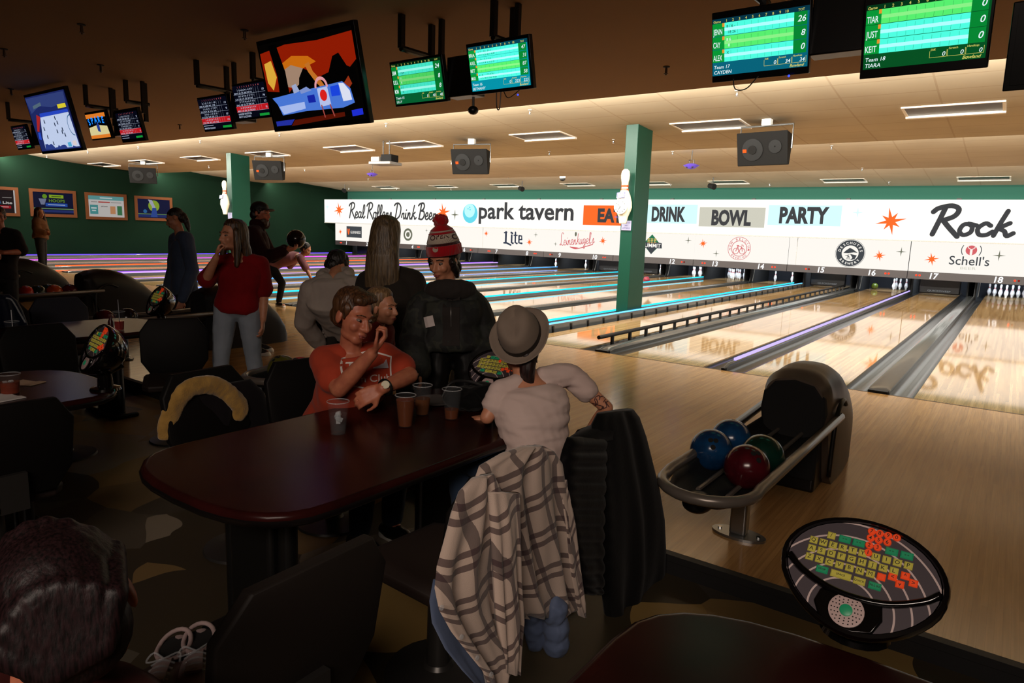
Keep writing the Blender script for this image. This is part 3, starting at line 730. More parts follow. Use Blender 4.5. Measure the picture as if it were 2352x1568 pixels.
# lanes 17 and 18
t, M = monitor(1.035, 2.86, 'bright green scoring monitor showing Team 17 on a teal screen', .66, .46)
score(t, M, [('JENN', '8 / 6 -', '18 26'), ('CAY', '8 6', '8'), ('ALEX', 'X', '')], 1, 'Team 17', 'CAYDEN', (26, 8, 0), (0, 34, 34), '#0d4a60', '#0b6f88', 1.05)
MB().ell((1.25, -2.88, 2.625), .008, nu=8, nv=6).build('power_light', glow('blue_power', '#2a3cff', 3), t); pole(t, 1.0, -2.75, 3.0)
MB().tube(catmull([(.86, -2.85, 2.65), (.88, -2.84, 2.58), (.96, -2.85, 2.575), (1.04, -2.86, 2.65)]), .004, 6).build('cable', m_black, t)
t, M = monitor(2.02, 2.80, 'green scoring monitor showing Team 18, cut by the top edge', .68, .48)
score(t, M, [('TIAR', '', ''), ('JUST', '', ''), ('KEIT', '', '')], 0, 'Team 18', 'TIARA', (0, 0, 0), (0, 0, 0), '#0a4a24', '#0a5a28', 1.05); pole(t, 2.05, -2.75, 3.0)
# lanes 15 and 16
t, M = monitor(-2.19, 2.915, 'green scoring monitor showing Team 15, dimmer than its neighbour')
score(t, M, [('SAM', '17 -', '17 24'), ('LILL', '7 1', '8'), ('MOM', '3 1', '4')], 1, 'Team 15', 'LILLY', (24, 8, 8), (0, 40, 40), '#0a3a1c', '#0a7a40', .78); pole(t, -2.05, -2.72, 3.05)
MB().ell((-1.57, -2.8, 2.62), (.05, .05, .04), nu=10, nv=6).tube([(-1.57, -2.8, 2.74), (-1.57, -2.8, 2.62)], .012, 6).build('camera_ball', m_black, t)
t, M = monitor(-1.21, 2.95, 'bright green scoring monitor showing Team 16 with four score rows', .69, .43)
score(t, M, [('BRIA', '- 6 - 5 - - 4 2 - 5 3 3', '6 9 9 15 20 28 33 38 47'), ('AXEL', '- - - 4 - - 5 - 3 - 1 2', '0 4 6 9 14 16 18 23 31'), ('BET', '', ''), ('MAR', '6 1 8 - - - - 2 5 0 7 8', '8 15 18 23 23 41 49 58')], 2, 'Team 16', 'BETHANY', (47, 31, 87, 58), (0, 223, 223), '#0a5a70', '#06a0b8', 1.12); pole(t, -1.15, -2.72, 3.05)
MB().ell((-1.02, -2.86, 2.70), .008, nu=8, nv=6).build('power_light', glow('blue_power', '#2a3cff', 3), t)
MB().tube(catmull([(-1.28, -2.83, 2.76), (-1.27, -2.83, 2.62), (-1.24, -2.83, 2.61), (-1.23, -2.83, 2.76)]), .005, 6).build('cable', m_black, t)
MB().tube(catmull([(-1.2, -2.83, 2.75), (-1.14, -2.83, 2.69), (-1.0, -2.83, 2.76)]), .004, 6).build('cable', m_black, t)
# lanes 13 and 14
t, M = monitor(-5.72, 2.87, 'dark scoring monitor with red row, left of the pair beside the big television', .66, .42)
darkscore(t, M, ('', '', '', ''), 1, ('', 'AMANDA ELLISON'), 3); pole(t, -5.55, -2.72, 3.05)
t, M = monitor(-4.93, 2.96, 'dark scoring monitor with red row, overlapped by the big television', .66, .42)
darkscore(t, M, ('BEN', 'CA', 'SAL', 'MA'), 1, ('HARDER WHITE PIN', 'MATT KACZYNSKI'), 5); pole(t, -4.85, -2.72, 3.05)
# lanes 11 and 12
t, M = monitor(-8.98, 2.92, 'small monitor showing a blue SPARE animation', .68, .42)
w, h = TW, TH
MB().rect(-w/2, -h/2, w/2, h/2, M, .0005).flat('screen', G('#06070c', .5), t)
MB().rect(-w/2, h/2-.07, w/2, h/2-.01, M, .001).rect(-w/2, -h/2, w/2, -h/2+.05, M, .001).flat('orange_band', G('#e8802a', .9), t)
MB().poly([(-w/2, -h/2+.05, .001), (w/2, -h/2+.05, .001), (w/2-.02, -.02, .001), (0, .01, .001), (-w/2+.02, -.02, .001)], M).flat('lane_picture', G('#e0d49a', .9), t)
tt = MB()
for ch, xx, yy, a in (('S', -.24, .04, .2), ('P', -.13, .055, .12), ('A', -.02, .06, 0), ('R', .1, .06, -.05), ('E', .21, .05, -.15)): tt.text(ch, .13, M @ T(xx, yy-.02, .002) @ RZ(a), .03)
tt.flat('spare_lettering', G('#1a86ff', 1.2), t); pole(t, -8.9, -2.72, 3.05)
MB().poly([(-.03, -.08, .002), (.05, -.1, .002), (.06, .0, .002), (.01, .05, .002), (-.04, .0, .002)], M).flat('bowler_picture', G('#26409a', .8), t)
t, M = monitor(-7.98, 2.86, 'dark scoring monitor with red row, right of the SPARE monitor', .70, .46)
darkscore(t, M, ('', '', '', ''), 1, ('', ''), 9); pole(t, -7.9, -2.72, 3.05)
# lanes 9 and 10
t, M = monitor(-12.05, 2.90, 'small dark scoring monitor at far left, partly behind the hockey television', .66, .42)
darkscore(t, M, ('', '', '', ''), 1, ('', ''), 12); pole(t, -11.95, -2.72, 3.05)
# switching boxes and crooked hanger brackets between the paired monitors
def bracket(cx, label, wbox=.5):
    t = thing('monitor_bracket', label, 'bracket', (cx, -2.8, 3.1), 0, 'monitor brackets')
    MB().box((cx, -2.76, 2.93), (wbox, .16, .36)).build('junction_box', m_black, t, bevel=.01)
    x = cx-.58
    MB().span((x-.025, -3.05, 3.2), (x+.025, -3.0, 3.498)).build('drop_post', m_black, t)
    MB().tube([(x, -3.03, 3.2), (x+.02, -2.58, 3.2)], .03, 8).build('cross_arm', m_black, t)
    MB().span((x-.005, -2.66, 2.95), (x+.045, -2.61, 3.498)).build('drop_post', m_black, t)
    x = cx+.42
    MB().span((x-.025, -2.92, 3.2), (x+.025, -2.87, 3.498)).build('drop_post', m_black, t)
    MB().tube([(x, -2.9, 3.2), (x+.02, -2.58, 3.2)], .03, 8).build('cross_arm', m_black, t)
    MB().span((x-.005, -2.66, 2.95), (x+.045, -2.61, 3.498)).build('drop_post', m_black, t)
bracket(1.53, 'black bracket box between the two bright Team 17 and Team 18 monitors', .36)
bracket(-1.70, 'black bracket box between the Team 15 and Team 16 monitors', .34)
bracket(-5.30, 'black bracket box beside the big television with the orange picture', .3)
bracket(-8.45, 'black bracket beside the SPARE monitor', .3)
bracket(-11.6, 'black bracket at far left behind the hockey television', .3)
# two big televisions
def tv(cx, label, Y=-3.2, w=1.56, h=.93, cz=2.985):
    t = thing('television', label, 'television', (cx, Y, cz), 0)
    M = scr_frame(cx, Y, cz)
    MB().box((0, 0, -.035), (w, h, .06), M).build('television_case', m_scr, t, bevel=.008)
    MB().box((0, 0, -.10), (.5, .35, .08), M).build('wall_mount', m_black, t)
    MB().span((cx-.05, Y+.1, cz), (cx+.05, Y+.2, 3.498)).build('hanger_pole', m_black, t)
    return t, M
t, M = tv(-3.42, 'big television showing an orange sky over a blue machine')
w, h = 1.48, .84
MB().rect(-w/2, -h/2, w/2, h/2, M, .0005).flat('screen', G('#0a0705', .4), t)
def pp(nm, col, es, pts, z=.001):
    MB().poly([(a*w/2, b*h/2, z) for a, b in pts], M).flat(nm, G(col, es), t)
pp('sky_picture', '#b02406', .6, [(-1, .8), (-.4, .9), (.3, .85), (1, .9), (1, .3), (.6, -.1), (.2, .0), (-.2, .1), (-.5, -.2), (-1, -.1)])
pp('sky_glow', '#e87c14', .7, [(-.62, .45), (-.3, .62), (.05, .55), (.2, .4), (-.1, .3), (-.5, .15)], .0014)
pp('sky_glow', '#f0b840', .8, [(-.95, .55), (-.78, .6), (-.72, .2), (-.85, -.1), (-.95, .1)], .0014)
pp('cloud_picture', '#c8a48a', .6, [(-.6, .3), (-.35, .42), (-.1, .3), (-.12, .05), (-.35, -.12), (-.55, -.05)], .0018)
pp('tower_picture', '#060505', .3, [(-.78, .95), (-.6, .95), (-.5, .3), (-.5, -.5), (-.75, -.5), (-.7, .2)], .002)
pp('rock_picture', '#080606', .3, [(-.3, -.3), (-.22, .1), (-.1, .3), (.05, .2), (.2, .05), (.42, .12), (.55, .45), (.68, .5), (.8, .2), (.95, .1), (.98, -.5), (-.3, -.5)], .0022)
pp('figure_picture', '#c87428', .9, [(-.05, .38), (.05, .42), (.1, .2), (.22, .0), (.3, -.18), (.22, -.2), (.12, -.05), (0, .2)], .0026)
pp('rock_picture', '#a83818', .7, [(.66, -.2), (.8, -.02), (.85, -.2), (.75, -.32)], .0026)
pp('machine_picture', '#4a78d8', .95, [(-.92, -.28), (-.2, -.2), (.66, -.12), (.8, -.3), (.84, -.62), (.6, -.7), (-.2, -.68), (-.75, -.72), (-.82, -.45)], .003)
pp('machine_panel', '#a8bcf0', .95, [(-.8, -.5), (-.2, -.46), (-.2, -.62), (-.72, -.7)], .0034)
pp('machine_panel', '#1626a8', .9, [(-.12, -.33), (.04, -.32), (.05, -.5), (-.11, -.5)], .0034)
pp('machine_door', '#b8c4ee', .95, [(.12, -.2), (.34, -.18), (.36, -.6), (.13, -.62)], .0038)
MB().disc((.235*w/2, -.37*h/2), .055, M, 18, z=.0045).flat('red_dot', G('#d8201c', 1.0), t)
MB().ring((.22*w/2, -.19*h/2), .075, .105, M, 18, .005, 0, 180).flat('arch_picture', G('#e8a0a8', .9), t)
pp('machine_nose', '#dfe4f6', .95, [(.58, -.15), (.68, -.16), (.78, -.34), (.8, -.55), (.62, -.56)], .0042)
pp('machine_panel', '#1c46e0', .95, [(.4, -.2), (.58, -.18), (.58, -.42), (.4, -.42)], .0042)
pp('cloud_picture', '#aab8e0', .8, [(-.42, -.05), (-.32, -.02), (-.26, -.2), (-.4, -.24)], .0034); pp('cloud_picture', '#8aa0e0', .8, [(-.26, -.18), (-.1, -.12), (0, -.22), (-.24, -.27)], .0036)
for a in (0, 1): MB().stroke([((.16+a*.18)*w/2, -.6*h/2), ((.19+a*.2)*w/2, -.86*h/2)], .018, M, .0046).flat('ladder_picture', G('#b85048', .7), t)
pp('caption_picture', '#2030d8', .9, [(.75, -.78), (.97, -.76), (.97, -.9), (.75, -.92)], .003); pp('ground_picture', '#6a1a08', .6, [(-.5, -.86), (.6, -.8), (.6, -.9), (-.6, -1)], .001); pp('ground_picture', '#2a38b8', .7, [(-.95, -.85), (-.5, -.84), (-.6, -.97), (-.95, -.97)], .0012)
MB().tube(catmull([(-4.25, -2.95, 3.45), (-4.32, -2.9, 3.2), (-4.28, -2.95, 2.95), (-4.2, -3.0, 2.9)]), .012, 6).build('cable', m_black, t)
t, M = tv(-9.85, 'big television showing a hockey game on white ice')
MB().rect(-w/2, -h/2, w/2, h/2, M, .0005).flat('screen', G('#28347a', .6), t)
pp('ice_picture', '#c2d0ee', .95, [(-.52, .22), (.92, .25), (.97, -.95), (-.75, -.95), (-.72, -.5)])
pp('boards_picture', '#b82a2a', .8, [(-.52, .24), (-.68, .34), (-.9, -.25), (-.8, -.28)], .0015); pp('boards_picture', '#2848c8', .9, [(-.52, .22), (.92, .26), (.92, .36), (-.5, .36)], .0015); pp('boards_picture', '#2a50d0', .9, [(-.88, -.3), (-.76, -.3), (-.8, -.58), (-.92, -.55)], .0016)
rr = random.Random(4); ml = MB()
for a, b in ((-.38, .05), (.1, -.1), (.25, -.05), (.12, -.35), (.35, -.4), (.45, -.5), (-.45, -.5), (-.25, -.75), (.2, .12), (-.5, -.2), (.4, -.3)): ml.poly([((a-.02)*w/2, (b-.06)*h/2, .002), ((a+.03)*w/2, (b-.07)*h/2, .002), ((a+.025)*w/2, (b+.05)*h/2, .002), (a*w/2, (b+.09)*h/2, .002), ((a-.02)*w/2, (b+.03)*h/2, .002)], M)
ml.flat('player_picture', G('#2a3a5a', .6), t)
pp('crowd_picture', '#34489a', .7, [(-.75, -.95), (-.7, -.75)]+[(-.65+i*.07, -.72-.16*rr.random()-i*.008) for i in range(20)]+[(.8, -.95)], .0022)
pp('crowd_picture', '#3a4a8a', .7, [(-1, .95), (.95, .95), (.93, .6), (.2, .5), (-.4, .62), (-.9, .4)], .001); pp('score_picture', '#d8c830', 1.0, [(.5, .42), (.9, .42), (.9, .56), (.5, .56)], .003); pp('score_picture', '#58b0d8', .9, [(.45, -.78), (.62, -.76), (.62, -.93), (.45, -.93)], .003); pp('score_picture', '#f0e0e0', .8, [(.7, -.74), (.88, -.73), (.88, -.9), (.7, -.9)], .003)
MB().ring((.93*w/2, -.2*h/2), .14, .155, M, 20, .003, 90, 270).flat('circle_picture', G('#2a6a9a', .8), t); pp('sign_picture', '#60788a', .7, [(-.72, .66), (-.28, .74), (-.28, .62), (-.72, .54)], .003)
# edge of a further screen at top right
t, M = monitor(2.80, 2.63, 'corner of a dark screen at the top right edge', .7, .46, -3.0, None, 'dark_screen'); MB().box((0, 0, -.001), (.64, .4, .004), M).build('screen', m_scr, t); pole(t, 2.85, -2.85, 3.0)
# ---- recessed light fixtures (unlit), sprinklers, speakers, projector, party lights
m_lip = mat('fixture_white', '#e6ddd0', .5); m_lens = mat('unlit_lens', '#2a2018', .4)
def fixture(x, y, label, grp):
    z = ceil_z(y); sl = (ceil_z(y+.2)-ceil_z(y-.2))/.4
    M = T(x, y, z-.006) @ RX(math.atan(sl))
    t = thing('ceiling_light', label, 'ceiling light', (x, y, z), 0, grp)
    mb = MB()
    for a in ((-.64, -.33, .64, -.30), (-.64, .25, .64, .33), (-.64, -.3, -.6, .25), (.6, -.3, .64, .25)): mb.span((a[0], a[1], -.035 if a[1] > .2 else -.012), (a[2], a[3], .012), M)
    mb.build('fixture_trim', m_lip, t)
    MB().span((-.6, -.3, -.003), (.6, .25, .004), M).build('lens', m_lens, t)
rows = [(4.42, [1.61, -2.05, -5.68, -9.36, -11.74, -15.3, -18.96, -22.49, -25.76], 'near row'), (16.1, [1.59, -2.07, -5.75, -8.62, -11.85, -15.43, -19.03, -22.85], 'far row over the sign')]
near_by = ['beside the right hand speaker', 'right of the near green column', 'left of the near green column', 'above the hanging projector', 'left of the projector', 'above a speaker near the far column', 'left of the far column', 'third from the left wall', 'nearest to the left wall']
for y, xs, nm in rows:
    for j, x in enumerate(xs):
        x = onz((2190, 1635, 1243, 953, 803, 615, 468, 345, 245)[j], (252, 288, 311, 331, 341, 353, 364, 372, 378)[j], ceil_z(4.4)).x if y < 10 else x
        fixture(x, y, f'recessed unlit ceiling light {near_by[j]}' if y < 10 else 'recessed unlit ceiling light in the far row over the sign', 'recessed ceiling lights, '+nm)
for px, py in ((1693, 214), (1217, 257), (887, 288), (642, 310), (460, 327), (318, 340), (202, 350), (108, 361), (1910, 340), (1409, 327), (1545, 353), (1037, 376), (678, 370), (480, 384), (1870, 290), (1168, 408), (846, 412), (1980, 390), (2042, 420), (1768, 425), (1540, 425), (1036, 434), (912, 434), (801, 434), (700, 392), (1262, 352)):
    y = 2.4 if py < 365 and px*.0 + py < 240+.0 else None
    # heads hang a little under the ceiling they belong to
    best = None
    for k in range(140):
        yy = 1.9+k*.11; p = ony(px, py, yy); d = abs(p.z-(ceil_z(yy)-.05))
        if p.x > XL+.2 and (best is None or d < best[0]): best = (d, p, yy)
    d, p, yy = best; z = ceil_z(yy)
    if px == 1693:
        sp0 = thing('sprinkler_head', 'small white sprinkler head under the lane ceiling', 'sprinkler', (p.x, yy, z), 0, 'white sprinkler heads over the lanes')
        MB().lathe([(.035, -.006), (.035, 0)], 12, T(p.x, yy, z)).build('rosette', m_white, sp0)
        MB().lathe([(.012, -.07), (.018, -.04), (.012, 0)], 10, T(p.x, yy, z)).lathe([(.024, -.078), (.024, -.072)], 12, T(p.x, yy, z)).build('sprinkler_body', m_chrome, sp0)
    else: dup(sp0, (p.x, yy, z))
for px, py in ((1530, 165), (562, 83), (232, 160), (413, 293), (188, 70), (10, 124), (26, 213)):
    p = onz(px, py, 3.44)
    if px == 1530:
        sd0 = thing('ceiling_sprinkler', 'dark sprinkler head under the dim front ceiling', 'sprinkler', (p.x, p.y, 3.5), 0, 'dark sprinkler heads over the seats')
        MB().lathe([(.04, -.008), (.04, 0)], 12, T(p.x, p.y, 3.5)).build('rosette', m_dark, sd0)
        MB().lathe([(.008, -.1), (.016, -.06), (.012, 0)], 10, T(p.x, p.y, 3.5)).lathe([(.026, -.085), (.026, -.079)], 12, T(p.x, p.y, 3.5)).build('sprinkler_body', mat('bronze', '#4a3620', .5, .6), sd0)
    else: dup(sd0, (p.x, p.y, 3.5))
m_spk = mat('speaker_black', '#131211', .7, spec=.12); m_grill = mat('speaker_grille', '#090909', .5, .3); m_spot = glow('orange_badge', '#ff5a20', 1.6)
def speaker(x, y, z, label, rz, badge=True):
    t = thing('ceiling_speaker', label, 'speaker', (x, y, z), rz, 'hanging speakers over the lanes')
    L = T(x, y, z) @ RZ(rz) @ Matrix.Scale(1.22, 4)
    MB().loft([[(-.36, -.05, -.24), (.36, -.05, -.24), (.36, -.16, .2), (-.36, -.16, .2)], [(-.22, .34, -.2), (.22, .34, -.2), (.26, .3, .2), (-.26, .3, .2)]], True, L).build('cabinet', m_spk, t, bevel=.012, sharp=25)
    Mf = L @ frame((0, -.112, -.02), (1, 0, 0), (0, -.24, .97))
    MB().ring((-.13, -.01), .02, .15, Mf, 28, .004).build('woofer', m_grill, t)
    MB().lathe([(.001, .012), (.06, .01), (.06, 0)], 18, Mf @ T(-.13, -.01, .004)).build('dust_cap', m_spk, t)
    MB().ring((.19, .02), .01, .09, Mf, 20, .004).build('horn', m_grill, t)
    if badge: MB().box((-.24, -.02, .008), (.05, .045, .012), Mf).build('orange_badge', m_spot, t)
    MB().tube([(-.37, 0, -.02), (-.37, 0, .3), (.37, 0, .3), (.37, 0, -.02)], .014, 8, True, L).build('yoke', m_steel, t)
    zc = ceil_z(y)
    MB().cyl((0, 0, .3), (0, 0, (zc-z)/1.22), .008, n=8, M=L).build('hanger_rod', m_chrome, t)
    MB().box((0, 0, .36), (.13, .1, .13), L).build('mounting_block', m_white, t, bevel=.02)
    return t
p = ony(1757, 340, 4.3); speaker(p.x, 4.3, p.z, 'large black speaker hanging right of the green column', -.12)
p = ony(1083, 370, 4.3); speaker(p.x, 4.3, p.z, 'black speaker hanging above the Drink Beer sign', .28)
p = ony(619, 390, 4.3); speaker(p.x, 4.3, p.z, 'black speaker hanging just right of the far column', .5)
p = ony(330, 402, 4.3); speaker(p.x, 4.3, p.z, 'black speaker hanging nearest the left wall', .9, False)
p = ony(885, 370, 3.9); t = thing('projector', 'grey projector hanging on a bracket under the lane ceiling', 'projector', p)
L = T(*p) @ RZ(.2)
MB().box((0, 0, -.06), (.62, .5, .07), L).box((-.16, 0, .03), (.24, .4, .12), L).build('projector_body', mat('projector_grey', '#7a7672', .5), t, bevel=.015)
MB().box((.14, -.02, .06), (.3, .3, .16), L).build('projector_box', m_spk, t, bevel=.01)
for a in (-.06, .12): MB().tube([(a, 0, .1), (a, 0, ceil_z(3.9)-p.z)], .014, 8, True, L).build('hanger_tube', m_black, t)
m_purple = mat('party_purple', '#4a36a0', .3, emit='#4a38c0', es=.15)
for px, py, y, lb in ((1588, 379, 8.6, 'purple party light hanging right of the green column'), (855, 399, 8.6, 'purple party light hanging below the projector')):
    p = ony(px, py, y); t = thing('party_light', lb, 'party light', p)
    MB().lathe([(.02, -.1), (.1, -.08), (.2, -.01), (.1, .03), (.02, .04)], 18, T(*p)).build('light_body', m_purple, t)
    MB().tube([(p.x-.06, y, p.z), (p.x-.06, y, p.z+.12), (p.x+.06, y, p.z+.12), (p.x+.06, y, p.z)], .012, 6).cyl((p.x, y, p.z+.12), (p.x, y, ceil_z(y)), .01, n=6).build('bracket', m_black, t)
    for a in (-.07, .07): MB().ell((p.x+a, y-.1, p.z-.05), .03, nu=8, nv=6).build('lens', m_dark, t)
for px, py, lb in ((1637, 426, 'small dark spotlight under the far ceiling right of the column'), (1199, 432, 'small dark spotlight under the far ceiling above park tavern'), (792, 436, 'small dark spotlight under the far ceiling at its left end')):
    y = 15.0; p = ony(px, py, y); t = thing('spotlight', lb, 'spotlight', p)
    MB().cyl((p.x-.12, y, p.z), (p.x+.1, y-.1, p.z-.05), .08, .1, 12).build('lamp_can', m_spk, t)
    MB().cyl((p.x, y, p.z), (p.x, y, ceil_z(y)), .015, n=6).build('stem', m_black, t)
p = ony(1292, 411, 12.6); t = thing('security_camera', 'small white and black camera under the far ceiling', 'camera', p)
MB().ell(p, (.1, .1, .07)).build('camera_dome', m_spk, t); MB().cyl((p.x, p.y, p.z+.04), (p.x, p.y, ceil_z(12.6)), .1, n=14).build('camera_base', m_white, t)
# ---- posters on the left wall
m_frame = mat('oak_frame', '#54301a', .6, spec=.1)
def poster(y0, y1, z0, z1, label, paint):
    t = thing('framed_poster', label, 'poster', (XL+.02, (y0+y1)/2, (z0+z1)/2), 0)
    x = XL; mb = MB(); f = .11
    for a in ((y0, z0, y1, z0+f), (y0, z1-f, y1, z1), (y0, z0+f, y0+f, z1-f), (y1-f, z0+f, y1, z1-f)): mb.span((x, a[0], a[1]), (x+.05, a[2], a[3]))
    mb.build('frame', m_frame, t)
    W, H = y1-y0-2*f, z1-z0-2*f
    M = frame((x+.02, (y0+y1)/2, (z0+z1)/2), (0, 1, 0), (0, 0, 1))
    def q(nm, col, r, z, kind='r'):
        mb = MB()
        if kind == 'r': mb.rect(r[0]*W/2, r[1]*H/2, r[2]*W/2, r[3]*H/2, M, z)
        elif kind == 'd': mb.disc((r[0]*W/2, r[1]*H/2), r[2]*H/2, M, 20, z=z)
        elif kind == 't': mb.text(r[0], r[3]*H/2, M @ T(r[1]*W/2, r[2]*H/2, z), .02, width=r[4]*W/2)
        else: mb.poly([(a*W/2, b*H/2, z) for a, b in r], M)
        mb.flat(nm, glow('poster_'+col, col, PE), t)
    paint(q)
PE = .5  # poster colours carry a glow of their own
def p0(q):
    q('poster_sheet', '#2a2022', (-1, -1, .94, 1), 0); q('poster_edge', '#e8e4e0', (.94, -1, 1, 1), .001); q('price_strip', '#c0202a', (.0, -.6, .8, -.36), .002); q('price_text', '#f0e8e0', (.1, -.5, .7, -.45), .003)
    q('can_picture', '#f0b060', [(-.4, .8), (.2, .8), (.2, .2), (-.4, .2)], .002, 'p'); q('can_picture', '#e8501c', (.0, .4, .3, .75), .003); q('can_picture', '#3a6a9a', [(-.2, .3), (.3, .35), (.4, -.2), (-.2, -.2)], .003, 'p'); q('lite_text', '#f4f0ea', ('Lite', .66, -.2, .3, .4), .003, 't'); q('small_text', '#c8c0bc', (.45, .32, .85, .36), .003)
def p1(q):
    q('poster_sheet', '#14183a', (-1, -1, 1, 1), 0); q('title_strip', '#a6cc30', (-.2, .5, .52, .8), .001); q('title_text', '#28401a', (-.08, .62, .4, .68), .002); q('hoops_text', '#7aa830', ('HOOPS', .18, .12, .36, .8), .002, 't'); q('blue_strip', '#2a58c0', (-.4, -.3, .7, .02), .001); q('strip_text', '#c8d8f0', (-.28, -.17, .58, -.10), .002)
    q('green_line', '#7aa46a', (-1, -.55, 1, -.46), .001); q('player_row', '#2c3a7c', (-1, -.85, 1, -.62), .001); q('ball_picture', '#7ab02c', (-.42, .62, .2), .002, 'd'); q('hoop_picture', '#8a92b0', [(-.72, .4), (-.34, .4), (-.45, -.15), (-.62, -.15)], .001, 'p')
def p2(q):
    q('poster_sheet', '#e6e0dc', (-1, -1, 1, 1), 0); q('teal_header', '#6fb4b4', (-1, .62, 1, 1), .001); q('header_text', '#e8f4f4', (-.35, .76, .35, .86), .002); q('headline_text', '#c83a34', (-.45, .36, .2, .46), .002); q('headline_text', '#9a9490', (-.85, .38, -.5, .44), .002); q('headline_text', '#9a9490', (.25, .38, .85, .44), .002); q('teal_square', '#58a8a8', (-.92, -.75, -.48, .12), .001)
    q('script_text', '#3a3636', ('park tavern', -.12, -.05, .2, .36), .002, 't'); q('square_text', '#e8f4f4', (-.86, -.25, -.56, -.12), .002); q('square_text', '#e8f4f4', (-.82, -.48, -.6, -.36), .002); q('can_picture', '#e0a070', (.2, -.7, .5, .05), .001); q('can_picture', '#4a8a5c', (.6, -.8, .88, .1), .001)
def p3(q):
    q('poster_sheet', '#1c2048', (-1, -1, 1, 1), 0); q('moon_picture', '#a8c83c', (.0, .3, .6), .001, 'd'); q('arm_picture', '#c8cce0', [(-.35, .95), (-.1, .9), (.08, .2), (.1, -.9), (-.15, -.9), (-.12, .2)], .002, 'p'); q('bottle_picture', '#3a5ab0', [(-.1, .1), (.14, .1), (.2, -.9), (-.22, -.9)], .003, 'p'); q('badge_picture', '#3a78b8', (-.55, -.3, .2), .002, 'd'); q('green_line', '#7aa46a', (-1, -.62, 1, -.54), .0015); q('city_picture', '#2c3a7c', (-1, -.9, 1, -.64), .0012)
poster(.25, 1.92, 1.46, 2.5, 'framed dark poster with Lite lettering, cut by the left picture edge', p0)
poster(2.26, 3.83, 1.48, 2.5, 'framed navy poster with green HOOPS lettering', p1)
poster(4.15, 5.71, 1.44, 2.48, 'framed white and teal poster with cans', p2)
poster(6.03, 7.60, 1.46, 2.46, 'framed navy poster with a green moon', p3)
# ---- giant pins hung on the columns
m_cream = mat('giant_pin_cream', '#e6dcc4', .3)
def giant(x, label, clock):
    t = thing('giant_pin', label, 'wall clock' if clock else 'decorative pin', (x, 3.9, 1.75), 0)
    sc = 1.0/.381; M = T(x, 3.84, 1.74) @ Matrix.Diagonal((sc*1.02, sc*.75, sc, 1))
    MB().lathe(PIN, 28, M).build('pin_shell', m_cream, t, sharp=180)
    for a in ((.232, .246), (.256, .270)):
        MB().lathe([(.0292 if a[0] < .25 else .0255, a[0]), (.0262 if a[0] < .25 else .0265, a[1])], 28, M).build('pin_stripe', mat('pin_orange', '#d8481c', .4), t)
    F = frame((x, 3.84-.125, 2.06), (1, 0, 0), (0, 0, 1))
    MB().box((0, .2, .028), (.17, .11, .006), F @ RX(-.25) @ RZ(.1)).build('blue_plate', mat('plate_blue', '#3a3c78', .4), t)
    m_ = MB()
    if clock:
        m_.text('BUD', .06, F @ RX(-.25) @ RZ(.1) @ T(0, .205, .033), .012, .2).text('LIGHT', .06, F @ RX(-.25) @ RZ(.1) @ T(.0, .155, .033), .012, .2)
    else: m_.text('BOWL', .06, F @ RX(-.25) @ RZ(.1) @ T(0, .175, .033), .012, .2)
    m_.flat('plate_lettering', m_white, t)
    if clock:
        MB().lathe([(.135, -.03), (.135, .008), (.128, .012)], 30, F @ T(0, -.01, 0)).build('clock_face', mat('clock_white', '#f4f2ea', .4), t)
        m_ = MB(); Fc = F @ T(0, -.01, .014)
        for i, s_ in enumerate(('12', '1', '2', '3', '4', '5', '6', '7', '8', '9', '10', '11')):
            a = math.pi/2-i*math.pi/6
            if i % 3 == 0: m_.text(s_, .042, Fc @ T(.1*math.cos(a), .1*math.sin(a)-.015, 0), .01)
            else: m_.disc((.1*math.cos(a), .1*math.sin(a)), .009, Fc, 8)
        m_.flat('clock_numerals', m_dark, t)
        MB().stroke([(0, 0), (-.065, .05)], .008, Fc, .003).stroke([(0, 0), (-.03, -.055)], .011, Fc, .002).flat('clock_hands', m_dark, t)
        MB().text('DRINK BUD LIGHT', .05, F @ T(0, -.22, .03), .006, width=.2).flat('slogan_lettering', mat('plate_blue'), t)
    MB().span((x-.1, 3.985, 1.62), (x+.1, 3.999, 1.8)).build('paper_note', mat('lilac_paper', '#a8a8c8', .6), t)
    n = MB(); Fn = frame((x, 3.984, 1.7), (1, 0, 0), (0, 0, 1))
    for i, s_ in enumerate(('PLEASE USE', 'NO', 'LOFT BALLS')): n.text(s_, .035, Fn @ T(0, .05-i*.05, .001), .002, width=.16 if i != 1 else .05)
    n.flat('note_lettering', mat('note_ink', '#4a4a90', .6), t)
xc = pair_x(8)-GF/2
giant(xc, 'giant cream bowling pin clock on the near green column', True)
giant(pair_x(4)-GF/2, 'giant cream bowling pin on the far green column', False)
